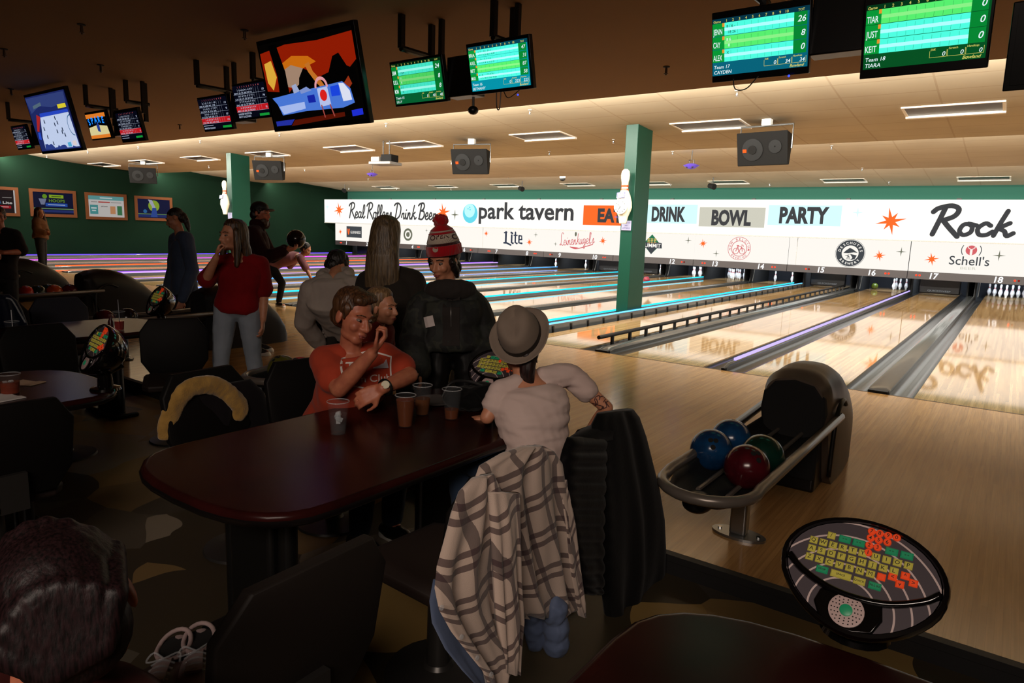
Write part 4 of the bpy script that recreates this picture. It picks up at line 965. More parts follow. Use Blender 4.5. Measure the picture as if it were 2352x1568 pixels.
# ================================================================ ball returns and balls
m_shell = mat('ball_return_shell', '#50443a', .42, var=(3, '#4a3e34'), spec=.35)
m_shelld = mat('ball_return_dark', '#100e0c', .4, spec=.35)  # shell darkened to the silhouette tone of the farther returns; mouldings share it
m_rail = mat('rail_grey', '#6c645c', .3, .4)
FL = -.1
def ball_return(x, label, shell, rz=0):
    t = thing('ball_return', label, 'ball return', (x, -2.5, 0), 0, None)
    st = [(-3.52, .165, .70, .46), (-3.42, .2, .745, .36), (-3.30, .212, .765, .05), (-3.24, .216, .765, 0), (-3.1, .22, .755, 0), (-2.95, .22, .71, 0), (-2.8, .215, .635, 0), (-2.65, .205, .53, 0), (-2.52, .19, .40, 0), (-2.43, .165, .26, 0), (-2.38, .13, .12, 0), (-2.36, .09, .03, 0)]
    rings = []; fine = []
    for p_, q_ in zip(st, st[1:]): fine += [tuple(p_[c]+(q_[c]-p_[c])*j/3 for c in range(4)) for j in range(3)]
    for y, hw, zt, zb in fine+[st[-1]]:
        ring = [(x+hw, y, zb), (x+hw, y, zb+(zt-zb)*.35)]
        for i in range(23):
            a = math.pi*i/22; c, s_ = math.cos(a), math.sin(a)
            ring.append((x+hw*math.copysign(abs(c)**.7, c), y, zt-(zt-zb)*.42*(1-s_**.9)))
        ring += [(x-hw, y, zb+(zt-zb)*.35), (x-hw, y, zb)]
        rings.append(ring)
    MB().loft(rings).build('hood', shell, t, sharp=50)
    # black mouth filling the seat side, over a black front foot
    MB().prism([(-.16, .08), (.16, .08), (.172, .36), (.19, .5), (.18, .6), (.12, .68), (0, .705), (-.12, .68), (-.18, .6), (-.19, .5), (-.172, .36)], -.06, .05, frame((x, -3.475, 0), (1, 0, 0), (0, 0, 1))).build('mouth', m_dark, t, bevel=.02)
    MB().span((x-.165, -3.50, 0), (x+.165, -3.22, .36)).build('front_foot', m_black, t, bevel=.02)
    MB().tube(catmull([(x+.225, -3.40, .10), (x+.228, -3.40, .38), (x+.228, -3.34, .50), (x+.226, -3.2, .55), (x+.224, -3.08, .50)], 5), .014, 8).build('side_moulding', m_shelld, t, sharp=180)
    loop = [(x-.235, -3.28, .46), (x-.215, -4.2, .44), (x-.21, -4.85, .44)]+[(x+.21*math.cos(a), -4.9-.22*math.sin(a), .43) for a in [math.pi*(1-i/10) for i in range(11)]]+[(x+.21, -4.85, .44), (x+.215, -4.2, .44), (x+.235, -3.28, .46)]
    MB().tube(loop, .026, 10).build('rail', m_rail, t, sharp=180)
    def tray_ring(y, hw, zb): return [(x+hw*math.cos(q), y, .43-(.43-zb)*math.sin(q)**.8) for q in [math.pi*i/12 for i in range(13)]]+[(x-hw*.93*math.cos(q), y, .425-(.415-zb)*math.sin(q)**.8) for q in [math.pi*i/12 for i in range(13)]]
    MB().loft([tray_ring(*r_) for r_ in ((-3.45, .18, .33), (-4.0, .185, .33), (-4.6, .19, .33), (-4.88, .185, .335), (-5.0, .15, .35), (-5.07, .09, .375), (-5.1, .03, .41))]).build('tray', m_rubber, t, sharp=60)
    MB().tube([(x-.07, -3.42, .37), (x-.07, -4.85, .37)], .012, 8).build('guide_bar', m_rail, t)
    MB().tube([(x+.07, -3.42, .37), (x+.07, -4.85, .37)], .012, 8).build('guide_bar', m_rail, t)
    MB().box((x, -4.39, .165), (.085, .07, .31)).build('leg', m_steel, t, bevel=.012)
    MB().prism([(.14*math.cos(a), .075*math.sin(a)) for a in [6.283*i/20 for i in range(20)]], 0, .014, T(x, -4.39, 0)).build('foot_plate', m_steel, t)
    for s in (-1, 1): MB().cyl((x+s*.1, -4.39, .014), (x+s*.1, -4.39, .022), .012, n=8).build('bolt', m_chrome, t)
    MB().ell((x-.05, -4.9, .33), (.07, .08, .05)).build('fan_cup', m_black, t)
    return t
RX_ = lambda k: pair_x(k)+PITCH
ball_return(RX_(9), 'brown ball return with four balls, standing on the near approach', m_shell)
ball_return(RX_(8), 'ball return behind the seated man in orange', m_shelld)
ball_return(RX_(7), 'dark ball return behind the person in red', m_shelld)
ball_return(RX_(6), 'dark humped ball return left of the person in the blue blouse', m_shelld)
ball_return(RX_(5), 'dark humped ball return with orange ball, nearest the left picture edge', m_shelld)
def ballmat(nm, a, b): return mat(nm, a, .18, var=(14, b), spec=.4)
def bowling_ball(c, mm, label, rx=.6, rz=0, r=.108, holes=True):
    t = thing('bowling_ball', label, 'bowling ball', c, 0, None)
    M = T(*c) @ RZ(rz) @ RX(rx)
    MB().ell((0, 0, 0), r, M, 32, 20).build('ball_shell', mm, t, sharp=180)
    if holes:
        for a, b in ((-.12, .1), (.12, .1), (0, -.25)):
            d = V((a, b, 1)).normalized()
            MB().cyl(d*(r*.96), d*(r*1.002), .013, n=12, M=M).build('finger_hole', m_dark, t)
    return t
b_blue = ballmat('ball_blue', '#0c2c4e', '#123c64'); b_red = ballmat('ball_red', '#3a0a12', '#4c0f18'); b_green = ballmat('ball_green', '#0a241b', '#0e2e24'); b_org = ballmat('ball_orange', '#a83a0c', '#b84610'); b_dk = ballmat('ball_black', '#120c0c', '#1c1414'); b_maroon = ballmat('ball_maroon', '#4a0c18', '#5c1220'); b_redb = ballmat('ball_bright_red', '#b82218', '#c83020'); b_dgr = ballmat('ball_dark_green', '#10241c', '#1a3024'); b_olive = ballmat('ball_olive', '#4a4a18', '#5a5420')
def BZ(px, py, z): return onz(px, py, z)
bowling_ball(BZ(1634, 1033, .452), b_blue, 'front blue bowling ball on the near ball return', .9, .4)
bowling_ball(BZ(1679, 1008, .452), b_blue, 'rear blue bowling ball, half hidden behind the front blue one', -.5)
bowling_ball(BZ(1715, 1072, .452), b_red, 'dark red bowling ball on the near ball return', .7, .9)
bowling_ball(BZ(1750, 1046, .452), b_green, 'dark green bowling ball behind the dark red one', -.6, .2)
# balls on the ball return of lanes 15 and 16 and of the far pair
def BX(px, py, X): p = onx(px, py, X); return V((p.x, p.y, .452))
bowling_ball(BX(648, 832, RX_(8)-.07), b_olive, 'olive bowling ball on the tray left of the man in orange', .5)
bowling_ball(BX(676, 822, RX_(8)+.08)+V((0, .05, 0)), b_redb, 'bright red bowling ball on the tray left of the man in orange', .5)
bowling_ball(BX(690, 812, RX_(8)-.06)+V((0, .22, 0)), b_dgr, 'dark green ball at the back of the tray by the man in orange', .5)
for k, (px, py, mm, lb) in enumerate(((124, 657, b_org, 'orange bowling ball on the far left ball return'), (160, 657, b_maroon, 'maroon bowling ball, right of the orange one'), (86, 659, b_dgr, 'dark green bowling ball, left of the orange one'), (108, 650, b_dgr, 'green bowling ball peeping out behind the orange one'), (58, 657, b_redb, 'bright red bowling ball at the left end of the row'))):
    bowling_ball(BX(px, py, RX_(6)+(.06 if k != 3 else -.12)), mm, lb, .6, 0)
for px, py, lb in ((239, 720, 'left of two dark glossy balls behind the red drink'), (292, 722, 'right of two dark glossy balls behind the red drink')):
    bowling_ball(BX(px, py, RX_(7)+.03), b_maroon if px < 260 else b_dk, lb, .6)
# balls rolling far down the lanes
bowling_ball((lane_x(16)-.36, 18.1, .108), ballmat('ball_lime', '#3c4a14', '#48561c'), 'lime ball reaching the pins of lane 16', .4)
p = onz(1485, 642, .108); bowling_ball((p.x, p.y, .108), ballmat('ball_pinkred', '#6a1a2c', '#7a2434'), 'pinkish red ball rolling down the lane right of the green column', .4)
# ================================================================ tables
m_mahog = mat('mahogany_laminate', '#2c0e0c', .24, var=(6, '#220a09'), spec=.14)
m_edge = mat('table_edge_black', '#0e0a0a', .3)
TZ = .64
def table(x0, x1, y0, y1, label, end='near', top=None, cut=.3, ped=True):
    t = thing('cafe_table', label, 'table', ((x0+x1)/2, (y0+y1)/2, FL), 0, None)
    W = (x1-x0)/2; xc = (x0+x1)/2
    def outl(i):
        pts = []
        hw = W-i; ra = cut*2.0
        for yy, sg in ((y1, 1), (y0, -1)):
            for k in range(15):
                a = math.pi*k/14 if sg > 0 else math.pi+math.pi*k/14
                c, s_ = math.cos(a), math.sin(a)
                pts.append((xc+hw*math.copysign(abs(c)**.75, c), yy-sg*(ra*.5)+(ra*.5-i)*math.copysign(abs(s_)**.75, s_)))
        return pts
    rings = [[(a, b, z) for a, b in outl(i)] for i, z in ((.03, TZ-.045), (.006, TZ-.04), (0, TZ-.022), (.004, TZ-.006), (.014, TZ), (.022, TZ), (.05, TZ))]
    MB().loft(rings).build('table_top', top or m_mahog, t, sharp=60)
    rings = [[(a, b, z) for a, b in outl(i)] for i, z in ((.012, TZ-.05), (-.003, TZ-.04), (-.004, TZ-.024), (.008, TZ-.016))]
    MB().loft(rings, caps=False).build('edge_band', m_edge, t, sharp=60)
    if ped:
        for yy in (y0+.32, y1-.45):
            MB().box((xc, yy, (TZ+FL)/2-.02), (.26, .10, TZ-FL-.07)).build('pedestal', m_black, t, bevel=.02)
            for s in (-1, 1): MB().cyl((xc+s*.17, yy, FL), (xc+s*.17, yy, TZ-.05), .035, n=14).build('post', m_black, t)
            MB().box((xc, yy, FL+.02), (.56, .2, .04)).build('foot', m_black, t, bevel=.015)
    return t
table(-.005, .945, -6.75, -4.93, 'long dark mahogany table with cups in the middle of the picture')
table(-1.93, -1.0, -8.4, -6.17, 'dark table at left edge with an amber tumbler on it')
table(-3.86, -2.93, -6.4, -4.85, 'table with the red straw drink, light reflecting on its top')
table(2.0, 2.95, -7.55, -6.25, 'dark red table in the bottom right corner under the keypad')
# ================================================================ chairs
m_seat = mat('dark_upholstery', '#0e0c0b', .6, spec=.15); m_seat2 = mat('brown_seat', '#241914', .6); m_bluegrey = mat('blue_grey_chair', '#23252f', .6, spec=.2); m_pole = mat('chair_pole', '#3a3836', .35, .5)
def chair(x, y, rz, label, back=m_seat, seat=m_seat2, h=.88, z=FL, group=None):
    t = thing('swivel_chair', label, 'chair', (x, y, z), rz, group)
    L = T(x, y, z) @ RZ(rz)
    mb = MB(); rings = []
    for zz, ins in ((.405, .03), (.42, .004), (.455, 0), (.475, .02), (.48, .05)):
        rings.append([(sx*(.225-ins)*.98 if abs(sx) == 1 else sx*(.225-ins), sy*(.22-ins), zz) for sx, sy in ((1, -.8), (1, .7), (.8, 1), (-.8, 1), (-1, .7), (-1, -.8), (-.8, -1), (.8, -1))])
    mb.loft(rings, True, L).build('seat', seat, t, sharp=45, bevel=.008)
    pts = [(-.17, .46), (-.235, .56), (-.24, h-.1), (-.17, h), (.17, h), (.24, h-.1), (.235, .56), (.17, .46)]
    def bk(off, ins): # slightly hollow, leaning back
        out = []
        for a, b in pts:
            k = 1-ins/.24
            zc = .67; out.append((a*k, -.235-(b-.46)*.17+off-.28*a*a*-1, zc+(b-zc)*(1-ins/.22)))
        return out
    MB().loft([bk(-.028, .018), bk(-.02, 0), bk(.014, 0), bk(.022, .018)], True, L).build('backrest', back, t, sharp=50, bevel=.006)
    MB().box((0, -.215, .43), (.1, .14, .03), L).box((0, -.285, .50), (.1, .025, .16), L).build('back_bracket', m_pole, t)
    MB().cyl((0, 0, .03), (0, 0, .41), .045, .04, 16, L).build('pole', m_pole, t)
    MB().lathe([(.2, 0), (.195, .012), (.06, .035), (.05, .05)], 24, L).build('base_plate', m_pole, t)
    return t
Q = math.pi/2
chair(1.13, -6.93, Q+.03, 'empty dark chair seen from behind in the bottom middle', mat('near_chair_vinyl', '#1f1a17', .6, spec=.2))
chair(1.08, -6.10, Q-.05, 'chair under the plaid jacket')
chair(1.06, -5.42, Q-.05, 'chair of the person in the hat, puffer jacket on its back')
chair(-.26, -5.50, -Q-.1, 'dark chair of the man in the orange shirt')
chair(-.36, -5.98, -Q+.1, 'dark chair with the tan collared jacket, left of the long table')
chair(-.86, -6.88, Q, 'black chair back at the left edge, in front of the amber tumbler')
chair(-2.30, -5.30, -2.05, 'black swivel chair showing its pole, right of the round keypad')
chair(-2.5, -6.0, -Q+.05, 'black chair left of the keypad, behind the amber tumbler')
chair(-4.2, -5.25, -Q, 'blue grey chair back in front of the far left ball row', m_bluegrey)
_p = onz(765, 697, .86); chair(_p.x, _p.y+.27, .0, 'black chair of the person in the pale hoodie', z=0)
# ================================================================ keypad consoles
m_gloss = mat('console_gloss_black', '#090808', .12, coat=.5)
def console_mat():
    m = bpy.data.materials.new('console_panel'); m.use_nodes = True; nt = m.node_tree; b = nt.nodes['Principled BSDF']
    tc = nt.nodes.new('ShaderNodeTexCoord'); mp = nt.nodes.new('ShaderNodeMapping'); nt.links.new(tc.outputs['UV'], mp.inputs[0])
    ln = nt.nodes.new('ShaderNodeVectorMath'); ln.operation = 'LENGTH'; nt.links.new(mp.outputs[0], ln.inputs[0])
    fr = math_n(nt, 'FRACT', math_n(nt, 'DIVIDE', ln.outputs['Value'], .0335))
    e = math_n(nt, 'LESS_THAN', fr, .12)
    nt.links.new(mixcol(nt, e, '#4a4348', '#c8b4b0'), b.inputs['Base Color']); b.inputs['Roughness'].default_value = .35
    return m
m_cpanel = console_mat()
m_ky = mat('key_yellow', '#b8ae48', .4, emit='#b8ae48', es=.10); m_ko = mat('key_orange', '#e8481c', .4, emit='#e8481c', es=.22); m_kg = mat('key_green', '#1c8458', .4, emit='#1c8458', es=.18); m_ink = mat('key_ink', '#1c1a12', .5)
KU, KV = .0214, .0212
def console(x, y, z, label, rz=0, tilt=48, detail=True, table_z=TZ):
    t = thing('keypad_console', label, 'keypad', (x, y, table_z), 0, None)
    M = T(x, y, z) @ RZ(rz) @ RX(R(tilt))
    def egg(k, dz, dn=1.0):
        out = []
        for i in range(40):
            a = 6.28319*i/40; c, s_ = math.cos(a), math.sin(a)
            px = 8.0*KU*c*(1-.16*s_*s_ if s_ < 0 else 1)+.1*KU; py = (5.9 if s_ > 0 else 6.9)*KV*s_*dn
            out.append((px*k, py*k, dz))
        return out
    MB().loft([egg(.35, -.13), egg(.7, -.105), egg(.93, -.05), egg(1.0, -.012), egg(1.0, .004), egg(.985, .012), egg(.93, .013), egg(.91, .002)], True, M).build('console_shell', m_gloss, t, sharp=60)
    pan = egg(.905, .004); mbp = MB().poly(pan, M)
    mbp.build('control_panel', m_cpanel, t, smooth=False, uv=[(p[0]+.02, p[1]+4.4*KV) for p in pan], flip=True)
    arc = catmull([(-7.0*KU, -.2*KV, .008), (-5.4*KU, -1.5*KV, .008), (-2.6*KU, -2.6*KV, .008), (.2*KU, -2.9*KV, .008), (3.2*KU, -2.5*KV, .008), (6.0*KU, -1.2*KV, .008), (7.3*KU, .0*KV, .008)], 5)
    MB().tube(arc, .0085, 8, M=M).build('divider_rim', m_gloss, t, sharp=180)
    MB().prism([(a*KU, b*KV) for a, b in ((-3.2, -2.9), (2.6, -2.7), (2.9, -4.4), (2.2, -6.0), (.6, -6.5), (-1.4, -6.5), (-2.8, -5.8), (-3.6, -4.4))], .0, .010, M).build('speaker_block', m_gloss, t, bevel=.004)
    Ms = M @ T(-.4*KU, -4.5*KV, .0105)
    MB().lathe([(.036, 0), (.036, .002), (.03, .003)], 26, Ms).build('speaker_disc', mat('speaker_pinkish', '#b8a09c', .5), t)
    dots = MB()
    for rr_, n_ in ((.03, 20), (.0235, 16), (.0175, 12)):
        for i in range(n_): dots.disc((rr_*math.cos(6.283*i/n_), rr_*math.sin(6.283*i/n_)), .0016, Ms, 6, z=.0034)
    dots.flat('speaker_dot', m_dark, t)
    MB().lathe([(.013, .003), (.013, .006), (.011, .007)], 18, Ms).build('green_button', m_kg, t)
    def key(c, r, w_, mm, s, round_=False, nm='key'):
        K = M @ T(c*KU, r*KV, .004); kw = .0168*w_+.0064*(w_-1); kh = .0160
        mb = MB()
        if round_: mb.lathe([(.0083, 0), (.0083, .004), (.0070, .0055)], 14, K)
        else: mb.loft([[(sx*(kw/2-i), sy*(kh/2-i), z_) for sx, sy in ((1, -1), (1, 1), (-1, 1), (-1, -1))] for i, z_ in ((0, 0), (0, .003), (.0025, .005))], True, K)
        k_ = mb.build(nm, mm, t, smooth=False)
        if s and detail: MB().text(s, .0125 if len(s) == 1 else .0065, K @ T(0, -.0045 if len(s) == 1 else -.0024, 0), 0 if s == 'M' else .010, z=.0058).flat('key_letter', m_ink, k_)
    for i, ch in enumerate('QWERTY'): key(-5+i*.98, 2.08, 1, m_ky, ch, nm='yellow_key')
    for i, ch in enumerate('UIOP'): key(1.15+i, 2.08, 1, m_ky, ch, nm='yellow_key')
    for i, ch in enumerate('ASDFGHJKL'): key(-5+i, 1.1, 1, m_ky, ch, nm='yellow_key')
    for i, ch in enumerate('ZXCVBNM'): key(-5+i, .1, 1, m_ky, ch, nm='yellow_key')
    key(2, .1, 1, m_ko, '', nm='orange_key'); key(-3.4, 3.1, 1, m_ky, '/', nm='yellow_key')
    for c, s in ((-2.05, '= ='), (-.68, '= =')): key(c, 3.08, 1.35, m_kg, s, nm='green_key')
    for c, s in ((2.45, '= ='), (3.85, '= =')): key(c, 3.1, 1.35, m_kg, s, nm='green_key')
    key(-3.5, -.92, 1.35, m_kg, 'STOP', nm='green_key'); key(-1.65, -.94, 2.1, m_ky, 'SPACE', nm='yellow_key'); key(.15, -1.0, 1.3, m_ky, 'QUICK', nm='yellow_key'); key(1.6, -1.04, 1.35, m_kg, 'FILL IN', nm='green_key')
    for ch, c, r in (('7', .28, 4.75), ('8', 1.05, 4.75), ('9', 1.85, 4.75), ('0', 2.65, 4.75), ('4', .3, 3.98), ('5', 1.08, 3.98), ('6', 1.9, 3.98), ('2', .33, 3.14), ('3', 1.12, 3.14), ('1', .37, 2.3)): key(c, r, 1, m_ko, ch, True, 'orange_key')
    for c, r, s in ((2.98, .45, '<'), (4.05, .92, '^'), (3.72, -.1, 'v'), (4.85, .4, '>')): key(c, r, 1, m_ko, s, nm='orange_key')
    hd = M @ V((0, -.03, -.12))
    MB().tube([(hd.x, hd.y, hd.z), (x, y+.03, (z+table_z)/2-.02), (x, y+.03, table_z)], [.05, .035, .04], 12).build('stalk', m_gloss, t)
    MB().lathe([(.075, 0), (.07, .012), (.04, .02)], 18, T(x, y+.03, table_z)).build('stalk_base', m_gloss, t)
    return t
console(2.435, -6.20, .80, 'near black egg shaped keypad with lit keys, bottom right', 0, 47)
console(.46, -4.99, .80, 'keypad between the beanie wearer and the person in the hat', .1, 50)
console(-1.14, -6.30, .87, 'keypad on the table with the amber tumbler, seen from its side', -.15, 62)
console(-3.18, -4.98, .86, 'keypad on the table with the red straw drink', -.15, 62)
# ================================================================ things on the tables
def clear_plastic(name, tint='#ffffff', alpha=.16):
    m = mat(name, tint, .06, spec=.9); b = m.node_tree.nodes['Principled BSDF']; b.inputs['Alpha'].default_value = alpha
    return m
m_cup = clear_plastic('clear_plastic', '#a8acb0', .018); m_rim = clear_plastic('cup_rim', '#d8dce0', .3)
def liquid(name, col, al=.9):
    m = mat(name, col, .05, spec=.6); b = m.node_tree.nodes['Principled BSDF']; b.inputs['Alpha'].default_value = al
    b.inputs['Transmission Weight'].default_value = .6; b.inputs['IOR'].default_value = 1.2
    return m
def cup(p, label, fill, mm, h=.145, r0=.032, r1=.047, straw=False, ice=None):
    t = thing('plastic_cup', label, 'cup', p, 0, None)
    M = T(*p); z = lambda k: r0+(r1-r0)*k
    MB().lathe([(r0, .001), (z(.5), h*.5), (z(1), h), (z(1)-.0012, h), (z(.5)-.0012, h*.5), (r0-.0012, .003)], 28, M).build('cup_wall', m_cup, t, sharp=60)
    MB().tube([(p[0]+z(1)*math.cos(6.28319*i/28), p[1]+z(1)*math.sin(6.28319*i/28), p[2]+h) for i in range(28)], .0022, 6, closed=True).build('cup_rim', m_rim, t, sharp=180)
    if fill: MB().lathe([(r0-.003, .004), (z(fill*.5)-.003, h*fill*.5), (z(fill)-.003, h*fill)], 26, M).build('drink', mm, t, sharp=60)
    if ice:
        rr_ = random.Random(len(label)); mb = MB()
        for i in range(7):
            a = rr_.random()*6.28; q = rr_.random()*r0*.55
            mb.box((0, 0, 0), (.018, .018, .018), M @ T(q*math.cos(a), q*math.sin(a), h*fill*(.55+.5*rr_.random())) @ RZ(a) @ RX(a*2))
        mb.build('ice', ice, t, smooth=False)
    if straw: MB().tube([(p[0]+.01, p[1], p[2]+.01), (p[0]-.03, p[1]+.012, p[2]+h*1.62)], .0035, 8).build('straw', mat('straw_clear', '#7a7e86', .3), t)
    return t
def TP(px, py): return onz(px, py, TZ+.0005)
l_beer = liquid('beer_amber', '#8e460c'); l_beer2 = liquid('beer_gold', '#8e501a'); l_water = liquid('iced_water', '#a8b0b4', .10); l_red = liquid('red_drink', '#b81e20'); l_tum = liquid('amber_cocktail', '#a8401a'); l_clear = liquid('pale_drink', '#9aa090', .2)
m_ice = clear_plastic('ice_cube', '#dfe6ea', .35)
cup(TP(777, 996), 'clear plastic cup of iced water, nearest on the long table', .62, l_water, ice=m_ice)
cup(TP(931, 978), 'full plastic cup of amber beer on the long table', .86, l_beer)
cup(TP(970, 951), 'two thirds full beer cup behind the full one', .55, l_beer2)
cup(TP(1037, 961), 'plastic cup with a little beer left, rightmost on the long table', .32, l_beer)
cup(TP(24, 903), 'short tumbler with an amber iced drink at the left edge', .6, l_tum, .10, .042, .048, ice=m_ice)
cup(TP(30, 779), 'clear cup with a straw at the left edge', .7, l_clear, .13, .036, .046, straw=True)
cup(TP(275, 758), 'cup of red drink with a straw on the far table', .5, l_red, .15, .033, .045, straw=True)
def paper(px, py, sx, sy, rz, label, mm, nm='napkin'):
    p = TP(px, py); o = MB()
    n = 5; o.loft([[(sx*(i/4-.5), sy*(j-.5), .003+.004*math.sin(i*2+j)) for i in range(5)]+[(sx*(i/4-.5), sy*(j-.5), .001) for i in range(4, -1, -1)] for j in (0, .5, 1)], True, T(*p) @ RZ(rz))
    tag(o.build(nm, mm), label, nm.replace('_', ' '))
paper(62, 880, .14, .10, .5, 'tan napkin beside the amber tumbler', mat('napkin_tan', '#b89a80', .8))
paper(8, 914, .16, .12, .2, 'white folded napkin in front of the amber tumbler', mat('napkin_white', '#d8d4d0', .8))
paper(70, 750, .08, .16, .4, 'dark phone lying on the table near the straw cup', mat('phone_black', '#14161c', .15), 'phone')
p = TP(1000, 925); t = thing('serving_plate', 'grey plate on the far part of the long table', 'plate', p)
MB().lathe([(.05, .002), (.09, .006), (.115, .016), (.112, .018), (.085, .01), (.0, .006)], 28, T(*p)).build('plate_rim', mat('plate_grey', '#4a4644', .4), t)
p = TP(255, 752); t = thing('sauce_bottle', 'small dark red bottle top by the red drink', 'bottle', p)
MB().lathe([(.02, 0), (.022, .05), (.012, .07), (.011, .09)], 14, T(*p)).build('bottle_body', mat('bottle_red', '#3a0e10', .3), t); MB().lathe([(.013, .09), (.013, .105)], 12, T(*p)).build('bottle_cap', mat('bottle_cap', '#5a1a1a', .4), t)
# ================================================================ people
def fabric(name, col, col2=None, rough=.85, bump=.25, sc=40): return mat(name, col, rough, spec=.12, bump=(sc, bump), var=(5, col2 or col), sheen=.05)
m_skin = mat('skin_light', '#c08464', .5, var=(30, '#b87a5c')); m_skin2 = mat('skin_ruddy', '#b87052', .5, var=(24, '#a86048'))
m_eye = mat('eye_white_shaded', '#786e66', .3); m_iris = mat('eye_dark', '#1a120c', .2); m_lip = mat('lip', '#8a4238', .5)  # eye whites toned down, the shade on them is in the colour
def hairmat(name, a, b):
    m = bpy.data.materials.new(name); m.use_nodes = True; nt = m.node_tree; p = nt.nodes['Principled BSDF']
    tc = nt.nodes.new('ShaderNodeTexCoord'); mp = nt.nodes.new('ShaderNodeMapping'); mp.inputs['Scale'].default_value = (90, 90, 7)
    nt.links.new(tc.outputs['Object'], mp.inputs[0]); n = nt.nodes.new('ShaderNodeTexNoise'); n.inputs['Scale'].default_value = 1; n.inputs['Detail'].default_value = 4
    nt.links.new(mp.outputs[0], n.inputs['Vector']); nt.links.new(ramp(nt, n.outputs['Fac'], [(.35, b), (.65, a)]), p.inputs['Base Color'])
    bp = nt.nodes.new('ShaderNodeBump'); bp.inputs['Strength'].default_value = .6; bp.inputs['Distance'].default_value = .01
    nt.links.new(n.outputs['Fac'], bp.inputs['Height']); nt.links.new(bp.outputs['Normal'], p.inputs['Normal'])
    p.inputs['Roughness'].default_value = .45; MATS[name] = m; return m
h_brown = hairmat('hair_brown', '#5a3a22', '#2e1c10'); h_dark = hairmat('hair_dark', '#1e1410', '#0c0806'); h_blond = hairmat('hair_blond', '#8a6c48', '#5a4430'); h_mix = hairmat('hair_dark_blond', '#54391f', '#1c120c'); h_ash = hairmat('hair_ash_blond', '#6e5a40', '#3e3020'); h_reddish = hairmat('hair_auburn', '#2c1816', '#120a0a')
TOR = [(-.22, .14, .10), (-.08, .165, .118), (.08, .165, .118), (.45, .145, .102), (.8, .165, .118), (1.0, .172, .115), (1.35, .165, .095), (1.62, .115, .072), (1.9, .062, .058)]
def spine_pt(J, t):
    if t <= 1: return J['pel'].lerp(J['che'], t)
    return J['che'].lerp(J['nec'], t-1)
def torso(mb, J, inf=0, t0=-1, t1=9, wide=1, deep=1):
    ax = (J['sr']-J['sl']); rings = []; s = J['s']
    axp = J.get('hipax', ax)
    for t, hw, hd in TOR:
        if t < t0 or t > t1: continue
        c = spine_pt(J, max(t, -.5)); d = (spine_pt(J, t+.1)-spine_pt(J, t-.1)).normalized()
        a = axp.lerp(ax, min(1, max(0, t))); a = (a-d*a.dot(d)).normalized(); f = a.cross(d)
        rings.append([c+a*((hw*wide*s+inf)*math.copysign(abs(math.cos(q))**.85, math.cos(q)))+f*((hd*deep*s+inf)*math.copysign(abs(math.sin(q))**.85, math.sin(q))) for q in [6.28319*i/24 for i in range(24)]])
    return mb.loft(rings)
def hand(mb, w, d, n, s=1, curl=35, side=1, r=.0085):
    """palm, four unequal fingers bent towards the palm normal n, and a thumb leaving the side of the palm"""
    d = V(d).normalized(); n = V(n); n = (n-d*n.dot(d)).normalized(); a = d.cross(n)*side
    for k in (-.027, -.009, .009, .027): mb.caps([w+a*k*.6*s, w+d*.045*s+a*k*s, w+d*(.09-abs(k)*.25)*s+a*k*1.1*s], [.015*s, .015*s, .0115*s], 10)
    for k, L, e in ((.03, .072, .0), (.0105, .08, .006), (-.0095, .074, .003), (-.0285, .058, -.006)):
        p = w+d*(.088+e)*s+a*k*1.1*s; pts = [p]; ang = R(curl*.55)
        for j, f in enumerate((.42, .33, .25)):
            p = p+(d*math.cos(ang)+n*math.sin(ang)+a*k*1.2)*L*f*s; pts.append(p); ang += R(curl*(1.1 if j == 0 else .8))
        mb.caps(pts, [r*1.05*s, r*s, r*.95*s, r*.8*s], 8)
    p = w+d*.022*s+a*.026*s
    mb.caps([p, p+(d*.6+a*.75+n*.35).normalized()*.042*s, p+(d*.6+a*.75+n*.35).normalized()*.042*s+(d*.9+a*.12+n*.45).normalized()*.032*s, p+(d*.6+a*.75+n*.35).normalized()*.042*s+(d*.9+n*.5).normalized()*.056*s], [.015*s, .0105*s, .009*s, .0075*s], 8)
def headM(J):
    f = V(J['fw']).normalized(); u = V(J.get('up', (0, 0, 1))); u = (u-f*u.dot(f)).normalized(); x = f.cross(u)
    return Matrix((x, f, u)).transposed().to_4x4().copy() if False else T(*J['hd']) @ Matrix((x, f, u)).transposed().to_4x4() @ Matrix.Scale(J.get('hs', J['s']), 4)
def head(mb, M):
    mb.ell((0, -.014, .032), (.074, .096, .084), M, 20, 14).ell((0, .03, -.028), (.061, .064, .074), M, 18, 12)
    mb.ell((0, .058, -.092), (.032, .03, .026), M).ell((0, .02, -.078), (.052, .055, .035), M)
    mb.caps([(0, .088, .012), (0, .104, -.016), (0, .112, -.034)], [.009, .011, .0135], 10, M).caps([(-.013, .098, -.037), (.013, .098, -.037)], .0095, 8, M)
    mb.ell((0, .076, .024), (.052, .02, .013), M)
    for s in (-1, 1):
        mb.ell((s*.036, .066, -.03), (.025, .026, .026), M)
        mb.ell((s*.076, -.006, -.012), (.010, .021, .033), M, 12, 8)
    mb.caps([(-.02, .09, -.063), (0, .097, -.061), (.02, .09, -.063)], [.006, .0085, .006], 8, M).caps([(-.016, .09, -.074), (0, .095, -.075), (.016, .09, -.074)], [.006, .0085, .006], 8, M)
